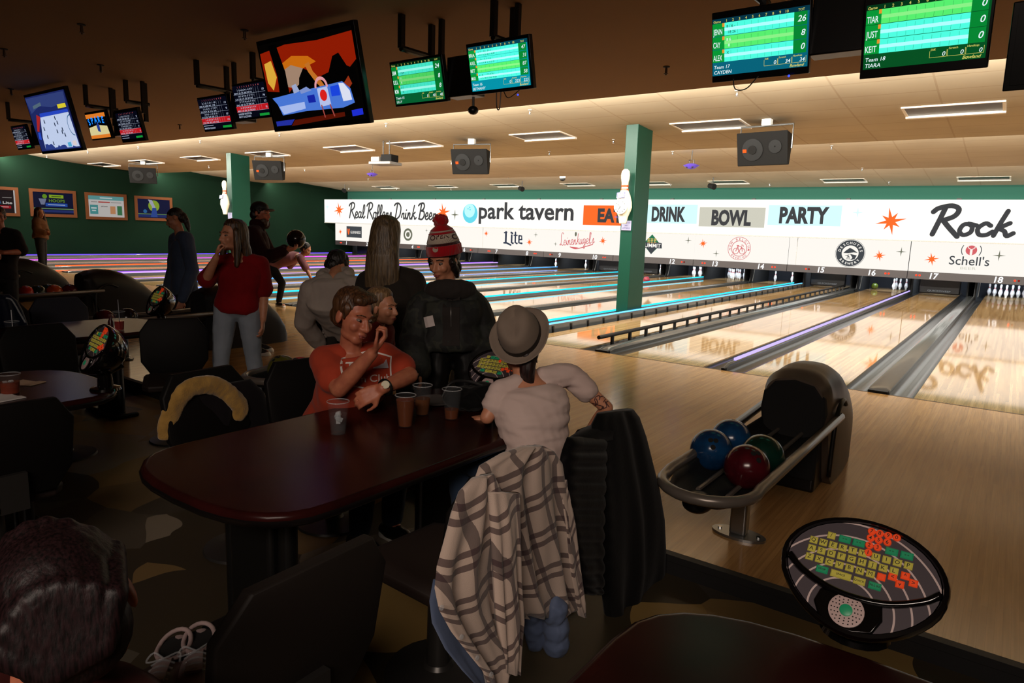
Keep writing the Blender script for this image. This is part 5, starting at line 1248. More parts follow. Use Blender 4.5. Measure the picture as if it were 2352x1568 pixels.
def face(J, t, closed=False):
    M = headM(J)
    for s in (-1, 1):
        MB().ell((s*.031, .0785, .003), (.0125, .0125, .0068), M, 14, 10).build('eye', m_eye, t, sharp=180)
        MB().ell((s*.031+J.get('gaze', 0), .0895, .001), (.0056, .0028, .0056), M, 10, 6).build('iris', m_iris, t, sharp=180)
        MB().caps([(s*.014, .0965, .025), (s*.032, .092, .029), (s*.05, .079, .024)], [.0022, .003, .002], 6, M).build('eyebrow', J.get('brow', h_dark), t, sharp=180)
    MB().caps([(-.02, .0955, -.066), (0, .1025, -.0655), (.02, .0955, -.066)], [.0035, .0055, .0035], 8, M).caps([(-.015, .0955, -.074), (0, .1, -.075), (.015, .0955, -.074)], [.003, .005, .003], 8, M).build('lips', m_lip, t, sharp=180)
HIP = lambda J, k: J['pel']+(J.get('hipax', J['sr']-J['sl']).normalized())*(.09*k*J['s'])
def person(label, J, body=m_skin, top=None, sleeve='short', top_inf=.016, top_t0=-.1, top_t1=1.72, pants=None, shoes=None, hair=None, voxel=.009, fold=(.006, 9), wide=1, armr=1, deep=1, legs=True, facep=True, pfold=(.004, 10), pocket=None):
    s = J['s']; base = J.get('base')
    if base is None: base = V((J['pel'].x, J['pel'].y, J.get('floor', 0)))
    t = thing('person', label, 'person', base)
    mb = MB(); torso(mb, J, -.004)
    mb.caps([J['nec'].lerp(J['che'], .12), J['nec'].lerp(J['hd'], .25), J['hd']], [.062*s, .054*s, .052*s])
    M = headM(J); head(mb, M)
    for k in 'lr':
        S_, E_, W_ = J['s'+k], J['e'+k], J['w'+k]; a = armr*s
        mb.caps([S_.lerp(J['nec'], .35), S_, S_.lerp(E_, .5), E_, E_.lerp(W_, .35), W_], [.05*a, .056*a, .047*a, .039*a, .039*a, .027*a])
        hd_ = J.get('h'+k)
        if hd_: hand(mb, W_+(V(hd_[0]).normalized())*.012*s, hd_[0], hd_[1], s*hd_[4] if len(hd_) > 4 else s, hd_[2], hd_[3])
        else: hand(mb, W_, (W_-E_), J['sr']-J['sl'], s, 30, 1 if k == 'l' else -1)
        if legs:
            H, K_, A_ = HIP(J, 1 if k == 'r' else -1), J['k'+k], J['a'+k]; TO = J['t'+k]
            mb.caps([H, H.lerp(K_, .4), K_, K_.lerp(A_, .35), A_, A_.lerp(TO, .5)+V((0, 0, -.03*s)), TO], [.085*s, .078*s, .054*s, .053*s, .036*s, .036*s, .03*s])
    b = fused('body', mb, body, t, voxel)
    if facep: face(J, t)
    if top:
        mb = MB(); torso(mb, J, top_inf, top_t0, top_t1, wide, deep)
        for k in 'lr':
            S_, E_, W_ = J['s'+k], J['e'+k], J['w'+k]; i = top_inf; a = armr*s
            mb.caps([S_.lerp(J['nec'], .55).lerp(J['che'], .12), S_], [.055*a+i, .058*a+i])
            if sleeve == 'short': mb.caps([S_, S_.lerp(E_, .62)], [.058*a+i, .056*a+i*1.3])
            elif sleeve == 'tee': mb.caps([S_, S_.lerp(E_, .46)], [.05*a+i, .05*a+i*1.5])
            elif sleeve == 'half': mb.caps([S_, S_.lerp(E_, .9)], [.058*a+i, .055*a+i*1.2])
            else: mb.caps([S_, S_.lerp(E_, .5), E_, E_.lerp(W_, .5), E_.lerp(W_, .93)], [.058*a+i, .05*a+i, .043*a+i, .04*a+i, .032*a+i*.9])
        fused('shirt' if sleeve != 'jacket' else 'jacket', mb, top, t, max(voxel, .009), 3, fold)
    if pants and legs:
        mb = MB(); torso(mb, J, .012, -.3, .2)
        mb.ell(J['pel'], .125*s)
        for k in 'lr':
            H, K_, A_ = HIP(J, 1 if k == 'r' else -1), J['k'+k], J['a'+k]
            mb.caps([H, H.lerp(K_, .4), K_, K_.lerp(A_, .4), K_.lerp(A_, .92)], [.1*s, .092*s, .07*s, .066*s, .056*s])
        fused('trousers', mb, pants, t, max(voxel, .011), 3, pfold)
    if shoes and legs:
        for k in 'lr':
            A_, TO = J['a'+k], J['t'+k]; d = (TO-A_); d.z = 0; d.normalize(); zf = J.get('zf'+k, A_.z-.075*s)
            h_ = A_-d*.05*s; mb = MB()
            mb.caps([V((h_.x, h_.y, zf+.04*s)), V((A_.x, A_.y, zf+.045*s)), V((A_.x, A_.y, zf+.04*s))+d*.1*s, V((A_.x, A_.y, zf+.032*s))+d*.17*s], [.04*s, .05*s, .042*s, .032*s]).caps([A_, V((A_.x, A_.y, zf+.05*s))], .045*s)
            fused('shoe', mb, shoes, t, .009, 2)
            MB().caps([V((h_.x, h_.y, zf+.012)), V((A_.x, A_.y, zf+.012))+d*.18*s], [.04*s, .04*s], 12).build('shoe_sole', m_white, t)
    if hair: hair(t, M, J)
    return t, M, b
def hair_short(mm, extra=None, vox=.006, amt=.007):
    def f(t, M, J):
        mb = MB().ell((0, -.026, .044), (.083, .094, .085), M, 20, 14).ell((0, -.06, -.02), (.07, .058, .06), M)
        for s in (-1, 1): mb.ell((s*.066, -.004, .036), (.016, .05, .034), M).ell((s*.069, .02, .004), (.008, .012, .022), M)
        if extra: extra(mb, M)
        fused('hair', mb, mm, t, vox, 2, (amt, 40, (1, 1, .4)))
    return f
def hair_long(mm, length=.36, width=.07, vox=.008, amt=.006, front=True, back=.07):
    def f(t, M, J):
        s = J.get('hs', J['s']); mb = MB(); Mi = M.to_3x3()
        x = (Mi @ V((1, 0, 0))).normalized(); f_ = (Mi @ V((0, 1, 0))).normalized(); fh = V((f_.x, f_.y, 0)).normalized()
        rings = []
        ring = lambda c, a, b, hw, hd: [c+a*(hw*math.cos(q))+b*(hd*math.sin(q)) for q in [6.28319*i/28 for i in range(28)]]
        for z, yc, hw, hd in ((.137, -.022, .018, .025), (.128, -.024, .05, .06), (.1, -.028, .078, .088), (.05, -.034, .09, .094), (0, -.045, .093, .082), (-.05, -.055, .094, .068)):
            rings.append(ring(M @ V((0, yc, z)), x, f_, hw*s, hd*s))
        B = M @ V((0, -.055, -.05)); n = 6
        for i in range(1, n+1):
            k = i/n; d = length*k
            rings.append(ring(B-V((0, 0, 1))*d*s-fh*(.012+.02*math.sin(k*3))*s, x, fh, (.094+(width-.094)*k+(.012*math.sin(k*3)))*s*(1 if i < n else .7), (.066-.034*k)*s))
        mb.loft(rings)
        if front:
            for k in (-1, 1):
                p = M @ V((k*.076, .02, .035)); mb.caps([p, p-V((0, 0, .12))*s+x*k*.01, p-V((0, 0, length*.9))*s+f_*.02*s+x*k*.016], [.022*s, .028*s, .014*s])
        fused('hair', mb, mm, t, vox, 3, (amt, 30, (1, 1, .12)))
    return f
UPV = V((0, 0, 1))
h_near = hairmat('hair_near_black', '#241416', '#0a0606')
h_near.node_tree.nodes['Principled BSDF'].inputs['Specular IOR Level'].default_value = .2
for n_ in h_near.node_tree.nodes:
    if n_.type == 'BUMP': n_.inputs['Strength'].default_value = .25; n_.inputs['Distance'].default_value = .003
    if n_.type == 'MAPPING': n_.inputs['Scale'].default_value = (240, 240, 14)
def legs_standing(J, floor=0, spread=.1, fdir=None, stride=0):
    ax = J.get('hipax', J['sr']-J['sl']); ax = V((ax.x, ax.y, 0)).normalized(); s = J['s']
    fd = fdir or V((ax.y, -ax.x, 0)); fd = V((fd.x, fd.y, 0)).normalized()
    for k, q in (('l', -1), ('r', 1)):
        h = J['pel']+ax*(.09*q*s); st = fd*stride*q
        J['k'+k] = V((h.x, h.y, floor+(J['pel'].z-floor)*.53))+ax*(spread*.2*q)+st*.5+fd*.02
        J['a'+k] = V((h.x, h.y, floor+.08*s))+ax*(spread*.3*q)+st
        J['t'+k] = J['a'+k]+fd*.17*s+V((0, 0, -.045*s)); J['zf'+k] = floor
    J['floor'] = floor
    return J
def legs_seated(J, fd, seat_z=.40, floor=FL):
    fd = V((fd[0], fd[1], 0)).normalized(); ax = V((-fd.y, fd.x, 0)); s = J['s']
    J['hipax'] = ax if ax.dot(J['sr']-J['sl']) > 0 else -ax
    for k, q in (('l', -1), ('r', 1)):
        h = J['pel']+J['hipax']*(.1*q*s)
        J['k'+k] = h+fd*.42*s+V((0, 0, .03)); J['a'+k] = V((h.x, h.y, floor+.08*s))+fd*.36*s; J['t'+k] = J['a'+k]+fd*.17*s+V((0, 0, -.045)); J['zf'+k] = floor
    J['floor'] = floor
    return J
def vec(right=0, up=0, toward=0): return (cr*right+cu*up-cf*toward)
# ---- the man in the orange shirt, seated at the left of the long table
J = dict(s=1.02, pel=V((-.24, -5.50, .47)), che=at(816, 868, 3.44), nec=at(804, 803, 3.46), hd=at(812, 724, 3.36), fw=vec(.72, -.34, .55), up=vec(.18, 1, .1), hs=1.08,
  sr=at(747, 826, 3.44), er=at(779, 893, 3.26), wr=at(854, 812, 3.16), hr=(vec(.62, .78, .05), vec(-.7, .3, .1), 68, 1),
  sl=at(882, 820, 3.56), el=at(941, 862, 3.42), wl=at(878, 892, 3.22), hl=(vec(-.9, -.42, .1), vec(-.2, -.3, -.9), 40, 1), brow=h_brown)
legs_seated(J, (1, -.1))
m_orange = fabric('orange_cotton', '#a8402a', '#9c3824')
m_jeans = fabric('dark_jeans', '#1c2230', '#222a38')
def man_hair(mb, M): mb.ell((-.01, .035, .098), (.062, .05, .026), M).ell((.03, .055, .088), (.035, .03, .022), M)
t, M, b = person('seated man in an orange T-shirt with his hand raised to his mouth', J, m_skin2, m_orange, 'short', .014, pants=m_jeans, shoes=m_black, hair=hair_short(h_brown, man_hair, .006, .005), voxel=.0065, fold=(.008, 8, (1, 1, .6)), armr=1.08)
orange_J = J
# chest print: badge outline with white lettering following the shirt front
ax = (J['sr']-J['sl']).normalized(); sd = (J['nec']-J['pel']).normalized(); fr = ax.cross(sd)
def on_shirt(o, us, vs, lift=.0):   # bring a flat figure onto the shirt by casting along -front
    pass
shirt = [c for c in t.children if c.name.startswith('shirt')][0]
def decal(name, mb, mm, parent, target, direction, lift=.0025):
    """print lying on cloth: each point is carried onto the cloth surface"""
    from mathutils.bvhtree import BVHTree
    tw = wm(target); me = target.data
    bv = BVHTree.FromPolygons([tw @ v.co for v in me.vertices], [tuple(p.vertices) for p in me.polygons])
    d = V(direction).normalized(); out = []; miss = set()
    for i, p in enumerate(mb.v):
        h = bv.ray_cast(p-d*.6, d)
        if h[0] is None or (h[0]-p).length > .35: miss.add(i); out.append(p)
        else: out.append(h[0]-d*lift)
    keep = [f for f in mb.f if not any(i in miss for i in f)]
    used = sorted({i for f in keep for i in f}); ix = {u: k for k, u in enumerate(used)}
    mb.v = [out[u] for u in used]; mb.f = [tuple(ix[i] for i in f) for f in keep]
    return mb.build(name, mm, parent, sharp=180, flip=True)
pc = at(834, 848, 3.3); PM = frame(pc, vec(1, .03, 0), vec(-.05, 1, 0))
def dense(pts, k=6):
    out = []
    for a, b2 in zip(pts, pts[1:]):
        for j in range(k): out.append((a[0]+(b2[0]-a[0])*j/k, a[1]+(b2[1]-a[1])*j/k))
    return out+[pts[-1]]
pr = MB(); hexa = [(-.115, .055), (0, .088), (.115, .055), (.115, -.05), (.03, -.105), (-.08, -.075), (-.115, .055)]
pr.stroke(dense(hexa), .008, PM, k=1)
decal('shirt_print', pr, mat('print_white', '#d8cfc8', .7), t, shirt, cf)
pr = MB(); pr.rect(-.1, .02, -.03, .055, PM).text('T', .075, PM @ T(-.075, -.02, 0), .01) if False else pr.text('T', .075, PM @ T(-.07, -.015, 0), .01).text('n Club', .05, PM @ T(.045, -.065, 0), .006)
decal('shirt_lettering', pr, mat('print_white'), t, shirt, cf)
pr = MB(); pr.poly([(.03, -.0), (.06, .05), (.075, .02), (.09, .045), (.105, .0)], PM)
decal('shirt_picture', pr, mat('print_grey', '#a8a4ac', .7), t, shirt, cf)
w0 = J['wl'].lerp(J['el'], .1); wd = (J['el']-J['wl']).normalized()
MB().tube([w0+(V((1, 0, 0)).cross(wd).normalized()*math.cos(a)+wd.cross(V((1, 0, 0)).cross(wd)).normalized()*math.sin(a))*.036 for a in [6.283*i/18 for i in range(18)]], .007, 8, closed=True).build('watch_strap', m_black, t, sharp=180)
fm = frame(w0+vec(.25, .5, .8).normalized()*.037, x=wd, y=vec(.3, .6, .7).cross(wd))
MB().lathe([(.019, -.004), (.02, .004), (.018, .006)], 20, frame(w0+vec(.2, .35, .9).normalized()*.036, z=vec(.2, .35, .9), y=V((0, 0, 1)))).build('watch_face', mat('watch_face', '#d8d2b8', .3), t)
# ---- the person in the hat, seated with back to us
J = dict(s=.97, pel=V((1.06, -5.43, .46)), che=at(1222, 940, 3.06), nec=at(1207, 862, 3.08), hd=at(1187, 790, 3.1), fw=vec(-.45, -.1, -.85), up=vec(-.12, 1, .12), hs=1.02,
  sl=at(1152, 900, 3.04), el=at(1118, 958, 3.0), wl=at(1122, 962, 3.24), hl=(vec(-.6, 0, -.8), vec(.1, -1, 0), 25, 1),
  sr=at(1306, 860, 3.16), er=at(1394, 936, 3.16), wr=at(1346, 1000, 3.3), hr=(vec(-.5, -.5, -.6), vec(-.6, 0, 0), 30, -1), brow=h_brown)
legs_seated(J, (-1, .12))
m_tee = fabric('white_tee', '#c8b4ac', '#c0aaa2', sc=60, bump=.15)
m_bluejean = fabric('blue_jeans', '#3a4a66', '#42546e')
def pony(t, M, J):
    mb = MB().ell((0, -.03, .03), (.082, .092, .085), M).ell((0, -.07, -.035), (.06, .045, .06), M)
    p = M @ V((0, -.085, -.06)); mb.caps([p, p+V((0, -.01, -.07)), p+V((.012, 0, -.13)), p+V((.02, 0, -.165))], [.042, .034, .018, .006])
    mb.caps([M @ V((.075, 0, -.02)), M @ V((.085, 0, -.1))], [.012, .004])
    fused('hair', mb, h_reddish, t, .006, 2, (.005, 45, (1, 1, .2)))
t, M, b = person('person in a grey fedora and white T-shirt seated with back to us', J, m_skin, m_tee, 'tee', .010, top_t1=1.66, pants=m_bluejean, shoes=m_black, hair=pony, voxel=.0075, fold=(.011, 12.0, (.5, .5, 1.9)), facep=True, wide=.97, armr=.82)
bd = [c for c in t.children if c.name.startswith('body')][0]
fm = frame(at(1378, 930, 3.0), cr*.8-cu*.6, cu*.8+cr*.6); mb = MB(); rr = random.Random(3)
for i in range(9):
    a, b_ = rr.uniform(-.035, .06), rr.uniform(-.03, .03); mb.stroke([(a, b_), (a+rr.uniform(-.02, .02), b_+.015), (a+rr.uniform(-.02, .02), b_+.03), (a+.015, b_+.02)], .0045, fm)
decal('tattoo', mb, mat('tattoo_ink', '#4a2c28', .6), t, bd, cf, .001)
ht = thing('fedora_hat', 'grey felt fedora on the person in the white T-shirt', 'hat', at(1185, 775, 3.08))
HA = vec(-.30, .5, .8).normalized(); HM = frame(M @ V((0, -.05, .035)), z=HA, x=vec(1, .1, .1))
m_felt = fabric('grey_felt', '#857668', '#7c6e62', bump=.1); m_band2 = mat('hat_band', '#1c1614', .6)
rings = []
for z_, rx, ry, pinch in ((.0, .096, .115, 0), (.03, .095, .113, 0), (.07, .089, .106, .004), (.10, .08, .098, .014), (.118, .066, .085, .02), (.125, .045, .062, .016), (.118, .02, .035, .0)):
    rings.append([(rx*math.cos(a)*(1-pinch*4*max(0, math.sin(a))**2), ry*math.sin(a), z_-.012*math.cos(a)**2*(-1 if z_ > .1 else 0)-(.02*(1-abs(math.cos(a))) if z_ > .115 else 0)) for a in [6.28319*i/32 for i in range(32)]])
MB().loft(rings, True, HM).build('hat_crown', m_felt, ht, sharp=180)
rings = []
for k, dz in ((.0, .0), (.4, .002), (.8, .008), (1, .014), (1.0, .018), (.8, .012), (.4, .006), (.0, .004)):
    rings.append([((.094+.046*k)*math.cos(a), (.113+.046*k)*math.sin(a), dz-.034*k*max(0, math.sin(a))+.012*k*math.cos(a)**2) for a in [6.28319*i/36 for i in range(36)]])
MB().loft(rings, False, HM).build('hat_brim', m_felt, ht, sharp=180)
MB().loft([[((.0975-(z_*.04))*math.cos(a), (.1165-z_*.04)*math.sin(a), z_) for a in [6.28319*i/32 for i in range(32)]] for z_ in (.002, .034)], False, HM).build('hat_band', m_band2, ht, sharp=180)
# ---- the beanie wearer standing at the far end of the long table
J = dict(s=.86, pel=at(1040, 790, 4.16), che=at(1036, 716, 4.16), nec=at(1034, 664, 4.17), hd=at(1020, 597, 4.12), fw=vec(-.5, -.38, .8), up=vec(.1, 1, .1), hs=1.0,
  sl=at(1090, 706, 4.2), el=at(1118, 785, 4.2), wl=at(1108, 850, 4.05), sr=at(974, 708, 4.16), er=at(950, 785, 4.1), wr=at(962, 855, 3.98), brow=h_dark)
legs_standing(J, 0, .1, -cf)
def camo():
    m = bpy.data.materials.new('dark_camouflage'); m.use_nodes = True; nt = m.node_tree; p = nt.nodes['Principled BSDF']
    tc = nt.nodes.new('ShaderNodeTexCoord'); n = nt.nodes.new('ShaderNodeTexNoise'); n.inputs['Scale'].default_value = 9; nt.links.new(tc.outputs['Object'], n.inputs['Vector'])
    nt.links.new(ramp(nt, n.outputs['Fac'], [(0, '#0c0d0c'), (.44, '#191c18'), (.54, '#262820'), (.62, '#101210')], True), p.inputs['Base Color']); p.inputs['Roughness'].default_value = .8
    MATS['camo'] = m; return m
def boyhair(t, M, J):
    mb = MB().ell((0, -.03, .03), (.084, .09, .085), M)
    for k in (-1, 1): mb.caps([M @ V((k*.078, .025, .0)), M @ V((k*.082, .005, -.06)), M @ V((k*.07, -.02, -.10))], [.02, .022, .012])
    mb.ell((0, -.06, -.06), (.075, .05, .05), M)
    fused('hair', mb, h_dark, t, .007, 2, (.006, 40))
m_camo = camo(); m_hood = fabric('grey_hoodie', '#302b29', '#2a2624')
t, M, b = person('young person in a dark camouflage jacket and red beanie, standing', J, m_skin, m_camo, 'jacket', .05, -.22, 1.6, pants=m_black, shoes=m_black, hair=boyhair, voxel=.0075, fold=(.012, 8), deep=1.1)
jk = [c for c in t.children if c.name.startswith('jacket')][0]
mb = MB()
for a in range(-9, 10):
    q = a/9*2.6; c = J['nec']+V((0, 0, .0)); x_ = (J['sr']-J['sl']).normalized(); f_ = x_.cross(UPV)
    mb.ell(c-x_*math.sin(q)*.115+f_*(-math.cos(q)*.1)+V((0, 0, -.02+.03*math.cos(q))), (.05, .05, .06))
fused('hood', mb, m_hood, t, .009, 3, (.006, 14))
fm = frame(at(1036, 745, 4.0), cr, cu)
mb = MB(); n_ = 10
for i in range(n_):
    for j in range(4): mb.poly([(-.05+.1*j/4, .19-.45*i/n_), (-.05+.1*(j+1)/4, .19-.45*i/n_), (-.05+.1*(j+1)/4, .19-.45*(i+1)/n_), (-.05+.1*j/4, .19-.45*(i+1)/n_)], fm)
decal('hoodie_front', mb, m_hood, t, jk, cf, .006)
mb = MB().stroke([(0, .17-.02*i) for i in range(10)], .005, fm, k=1); decal('zip', mb, mat('dark_zip', '#4a4846', .4, .6), t, jk, cf, .009)
fm = frame(at(985, 738, 4.0), cr*.97+cu*.2, cu*.97-cr*.2); mb = MB()
for i in range(3):
    for j in range(3): mb.rect(-.03+.02*i, -.032+.021*j, -.03+.02*(i+1), -.032+.021*(j+1), fm)
decal('paper_tag', mb, mat('tag_white', '#c8bcb8', .7), t, jk, cf, .008)
ht = thing('beanie_hat', 'red and cream knitted beanie with a pompom', 'hat', J['hd'])
BM = M @ T(0, -.012, .04) @ RX(.12) @ RY(.1)
def knit(name, c):
    m = mat(name, c, .9, spec=.1, sheen=.3); nt = m.node_tree; b_ = nt.nodes['Principled BSDF']
    tc = nt.nodes.new('ShaderNodeTexCoord'); n = nt.nodes.new('ShaderNodeTexWave'); n.inputs['Scale'].default_value = 60; nt.links.new(tc.outputs['Object'], n.inputs['Vector'])
    bp = nt.nodes.new('ShaderNodeBump'); bp.inputs['Strength'].default_value = .4; bp.inputs['Distance'].default_value = .005; nt.links.new(n.outputs['Fac'], bp.inputs['Height']); nt.links.new(bp.outputs['Normal'], b_.inputs['Normal']); return m
k_red = knit('knit_red', '#a8101c'); k_cream = knit('knit_cream', '#b8a898'); k_maroon = knit('knit_maroon', '#3a1214')
def bring(z0, z1, r0, r1): return [[(r*.098*math.cos(a), r*.112*math.sin(a), z) for a in [6.28319*i/36 for i in range(36)]] for z, r in ((z0, r0*.97), (z0+.003, r0), (z1-.003, r1), (z1, r1*.97))]
MB().loft(bring(-.008, .052, 1.06, 1.05), True, BM).build('beanie_cuff', k_red, ht, sharp=180)
MB().loft(bring(.05, .066, .985, .965), True, BM).build('beanie_stripe', k_maroon, ht, sharp=180)
MB().loft(bring(.066, .118, .965, .80), True, BM).build('beanie_band', k_cream, ht, sharp=180)
MB().loft(bring(.118, .13, .80, .73), True, BM).build('beanie_stripe', k_red, ht, sharp=180)
MB().loft(bring(.13, .138, .73, .68), True, BM).build('beanie_stripe', k_cream, ht, sharp=180)
MB().loft(bring(.138, .175, .68, .28), True, BM).build('beanie_top', k_red, ht, sharp=180)
mb = MB().ell((0, 0, .195), (.042, .042, .036), BM)
rr = random.Random(2)
for i in range(70):
    d = V((rr.gauss(0, 1), rr.gauss(0, 1), rr.gauss(0, 1))).normalized(); mb.ell((d.x*.04, d.y*.04, .195+d.z*.034), .012, BM, 6, 5)
fused('pompom', mb, k_red, ht, .005, 1)
band = [c for c in ht.children if c.name.startswith('beanie_band')][0]; cuff = [c for c in ht.children if c.name.startswith('beanie_cuff')][0]
pb = BM @ V((0, .1, .09)); fm = frame(at(1008, 542, 4.0), cr*.98+cu*.18, cu*.98-cr*.18)
decal('beanie_lettering', MB().text('OPEN', .044, fm @ T(0, -.017, 0), .012), k_maroon, ht, band, cf, .002)
fm = frame(at(1043, 540, 4.0), cr, cu); decal('beanie_emblem', MB().ring((0, 0), .009, .017, fm, 14), k_maroon, ht, band, cf, .002)
fm = frame(at(1000, 573, 4.0), cr, cu); decal('beanie_patch', MB().disc((0, 0), .017, fm, 16), mat('patch_cream', '#a89888', .8), ht, cuff, cf, .003)
# ---- blond child behind the man in orange
J = dict(s=.66, pel=at(862, 815, 4.15), che=at(866, 768, 4.13), nec=at(870, 742, 4.1), hd=at(879, 705, 4.05), fw=vec(.86, -.12, .36), up=UPV, hs=.88,
  sl=at(888, 758, 4.2), el=at(892, 795, 4.25), wl=at(886, 825, 4.15), sr=at(850, 762, 4.05), er=at(846, 800, 4.0), wr=at(856, 828, 3.98), brow=h_blond)
legs_standing(J, 0, .08, V((.8, .5, 0)))
t, M, b = person('blond child in a red top looking right behind the man in orange', J, m_skin, fabric('child_red', '#6a2018'), 'long', .012, pants=m_jeans, shoes=m_black, hair=hair_long(h_blond, .16, .06, .006, .003, False, .05), voxel=.0065)
# ---- long haired person seen from behind
J = dict(s=.93, pel=at(895, 770, 4.7), che=at(897, 680, 4.7), nec=at(893, 618, 4.7), hd=at(889, 548, 4.68), fw=vec(.12, -.05, -1), up=UPV, hs=1.12,
  sl=at(846, 650, 4.72), el=at(832, 735, 4.75), wl=at(850, 800, 4.7), sr=at(948, 648, 4.7), er=at(975, 730, 4.65), wr=at(968, 800, 4.75))
legs_standing(J, 0, .12, cf)
t, M, b = person('person with long blond hair and dark coat, seen from behind', J, m_skin, fabric('dark_coat', '#2b2622', '#24201d'), 'jacket', .032, -.3, 1.7, pants=m_jeans, shoes=m_black, hair=hair_long(h_ash, .36, .098, .007, .0025, False, .06), voxel=.008, fold=(.008, 7))
# ---- person in the pale hoodie, hunched on a chair
cp = onz(765, 700, .84); hx = cp+V((-.02, .20, 0))
J = dict(s=1.05, pel=V((hx.x, hx.y, .52)), che=at(764, 682, 5.62), nec=at(770, 634, 5.68), hd=at(777, 610, 5.8), fw=V((.1, .9, -.5)), up=V((0, .45, .85)), hs=1.0,
  sl=at(715, 668, 5.62), el=at(699, 742, 5.8), wl=at(735, 790, 6.05), sr=at(820, 662, 5.64), er=at(840, 738, 5.85), wr=at(800, 790, 6.05))
legs_seated(J, (.1, 1), floor=0)
m_pale = fabric('pale_hoodie', '#a89c92', '#9c9088')
t, M, b = person('hunched person in a pale grey hoodie seated with back to us', J, m_skin, m_pale, 'long', .035, -.2, 1.7, pants=m_jeans, shoes=m_black, hair=hair_short(h_dark), voxel=.009, fold=(.01, 7), deep=1.1)
mb = MB()
for a in range(-8, 9):
    q = a/8*1.9; x_ = (J['sr']-J['sl']).normalized(); f_ = x_.cross(UPV)
    mb.ell(J['nec']+x_*math.sin(q)*.11+f_*(math.cos(q)*-.09)+V((0, 0, .0+.02*math.cos(q))), (.05, .05, .06))
fused('hood', mb, m_pale, t, .01, 3, (.008, 12))
# ---- person in the red T-shirt
J = dict(s=.95, pel=at(545, 702, 5.55), che=at(553, 628, 5.52), nec=at(550, 588, 5.5), hd=at(534, 542, 5.44), fw=vec(-.5, -.08, .8), up=vec(.1, 1, 0), hs=1.0,
  sl=at(597, 606, 5.55), el=at(607, 672, 5.6), wl=at(604, 735, 5.55), sr=at(507, 606, 5.5), er=at(472, 646, 5.35), wr=at(496, 592, 5.22), hr=(vec(.25, .9, .0), vec(.8, -.1, -.3), 78, -1), brow=h_dark)
legs_standing(J, 0, .12, vec(-.25, 0, 1), .05)
m_redtee = fabric('red_tee', '#7c0c12', '#6c0a10'); m_lightjean = fabric('pale_jeans', '#8a929c', '#7c848e')
t, M, b = person('person in a red T-shirt and pale jeans, hand at the mouth', J, m_skin, m_redtee, 'half', .016, -.22, 1.66, pants=m_lightjean, shoes=m_white, hair=hair_long(h_mix, .30, .085, .007, .005), voxel=.008, fold=(.007, 8))
# ---- man in the cap holding a ball
J = dict(s=1.06, pel=at(583, 630, 8.0), che=at(588, 562, 8.0), nec=at(590, 518, 8.0), hd=at(599, 490, 7.96), fw=vec(.93, -.1, .2), up=vec(-.05, 1, 0), hs=1.05,
  sl=at(592, 534, 8.18), el=at(626, 590, 8.3), wl=at(655, 572, 8.35), sr=at(580, 536, 7.82), er=at(608, 592, 7.75), wr=at(652, 576, 7.8), hr=(vec(.9, .2, -.2), vec(0, 1, -.2), 35, -1), hl=(vec(.9, .2, .1), vec(0, 1, .2), 35, 1))
legs_standing(J, 0, .1, vec(.8, 0, .3))
def beard(t, M, J):
    hair_short(h_dark)(t, M, J)
    mb = MB().ell((0, .045, -.085), (.052, .055, .05), M).ell((0, .07, -.11), (.035, .03, .035), M)
    fused('beard', mb, h_brown, t, .008, 2, (.006, 40))
t, M, b = person('bearded man in a dark maroon hoodie and black cap holding a ball', J, m_skin2, fabric('maroon_hoodie', '#2a0e10', '#220b0d'), 'jacket', .03, -.2, 1.7, pants=fabric('dark_grey_trousers', '#16181a'), shoes=mat('shoe_grey', '#2a2828', .6), hair=beard, voxel=.01, fold=(.008, 7))
mb = MB()
for a in range(-6, 7):
    q = a/6*1.8; x_ = (J['sr']-J['sl']).normalized(); f_ = x_.cross(UPV); mb.ell(J['nec']-x_*math.sin(q)*.09+f_*(-math.cos(q)*.1)+V((0, 0, .02)), (.05, .05, .06))
fused('hood', mb, MATS['maroon_hoodie'], t, .011, 3)
ht = thing('baseball_cap', 'black cap on the bearded man', 'cap', J['hd'])
MB().ell((0, -.018, .055), (.088, .104, .078), M, 22, 14).build('cap_crown', m_rubber, ht, sharp=180)
MB().loft([[(.07*math.cos(a), .075+.085*math.sin(a), z_+.012*math.sin(a)-.25*(.07*math.cos(a))**2) for a in [math.pi*i/12 for i in range(13)]]+[(-.07, .05, z_), (.07, .05, z_)] for z_ in (.036, .043)], True, M).build('cap_bill', m_rubber, ht)
bp_ = at(680, 549, 8.02); hb = thing('bowling_ball', 'black bowling ball held out by the man in the cap', 'bowling ball', bp_)
MB().ell(bp_, .108, I4, 28, 18).build('ball_shell', b_dk, hb, sharp=180)
for a in (-.03, .03): MB().cyl(bp_+V((a, -.03, .095)), bp_+V((a, -.031, .103)), .012, n=10).build('finger_hole', m_dark, hb)
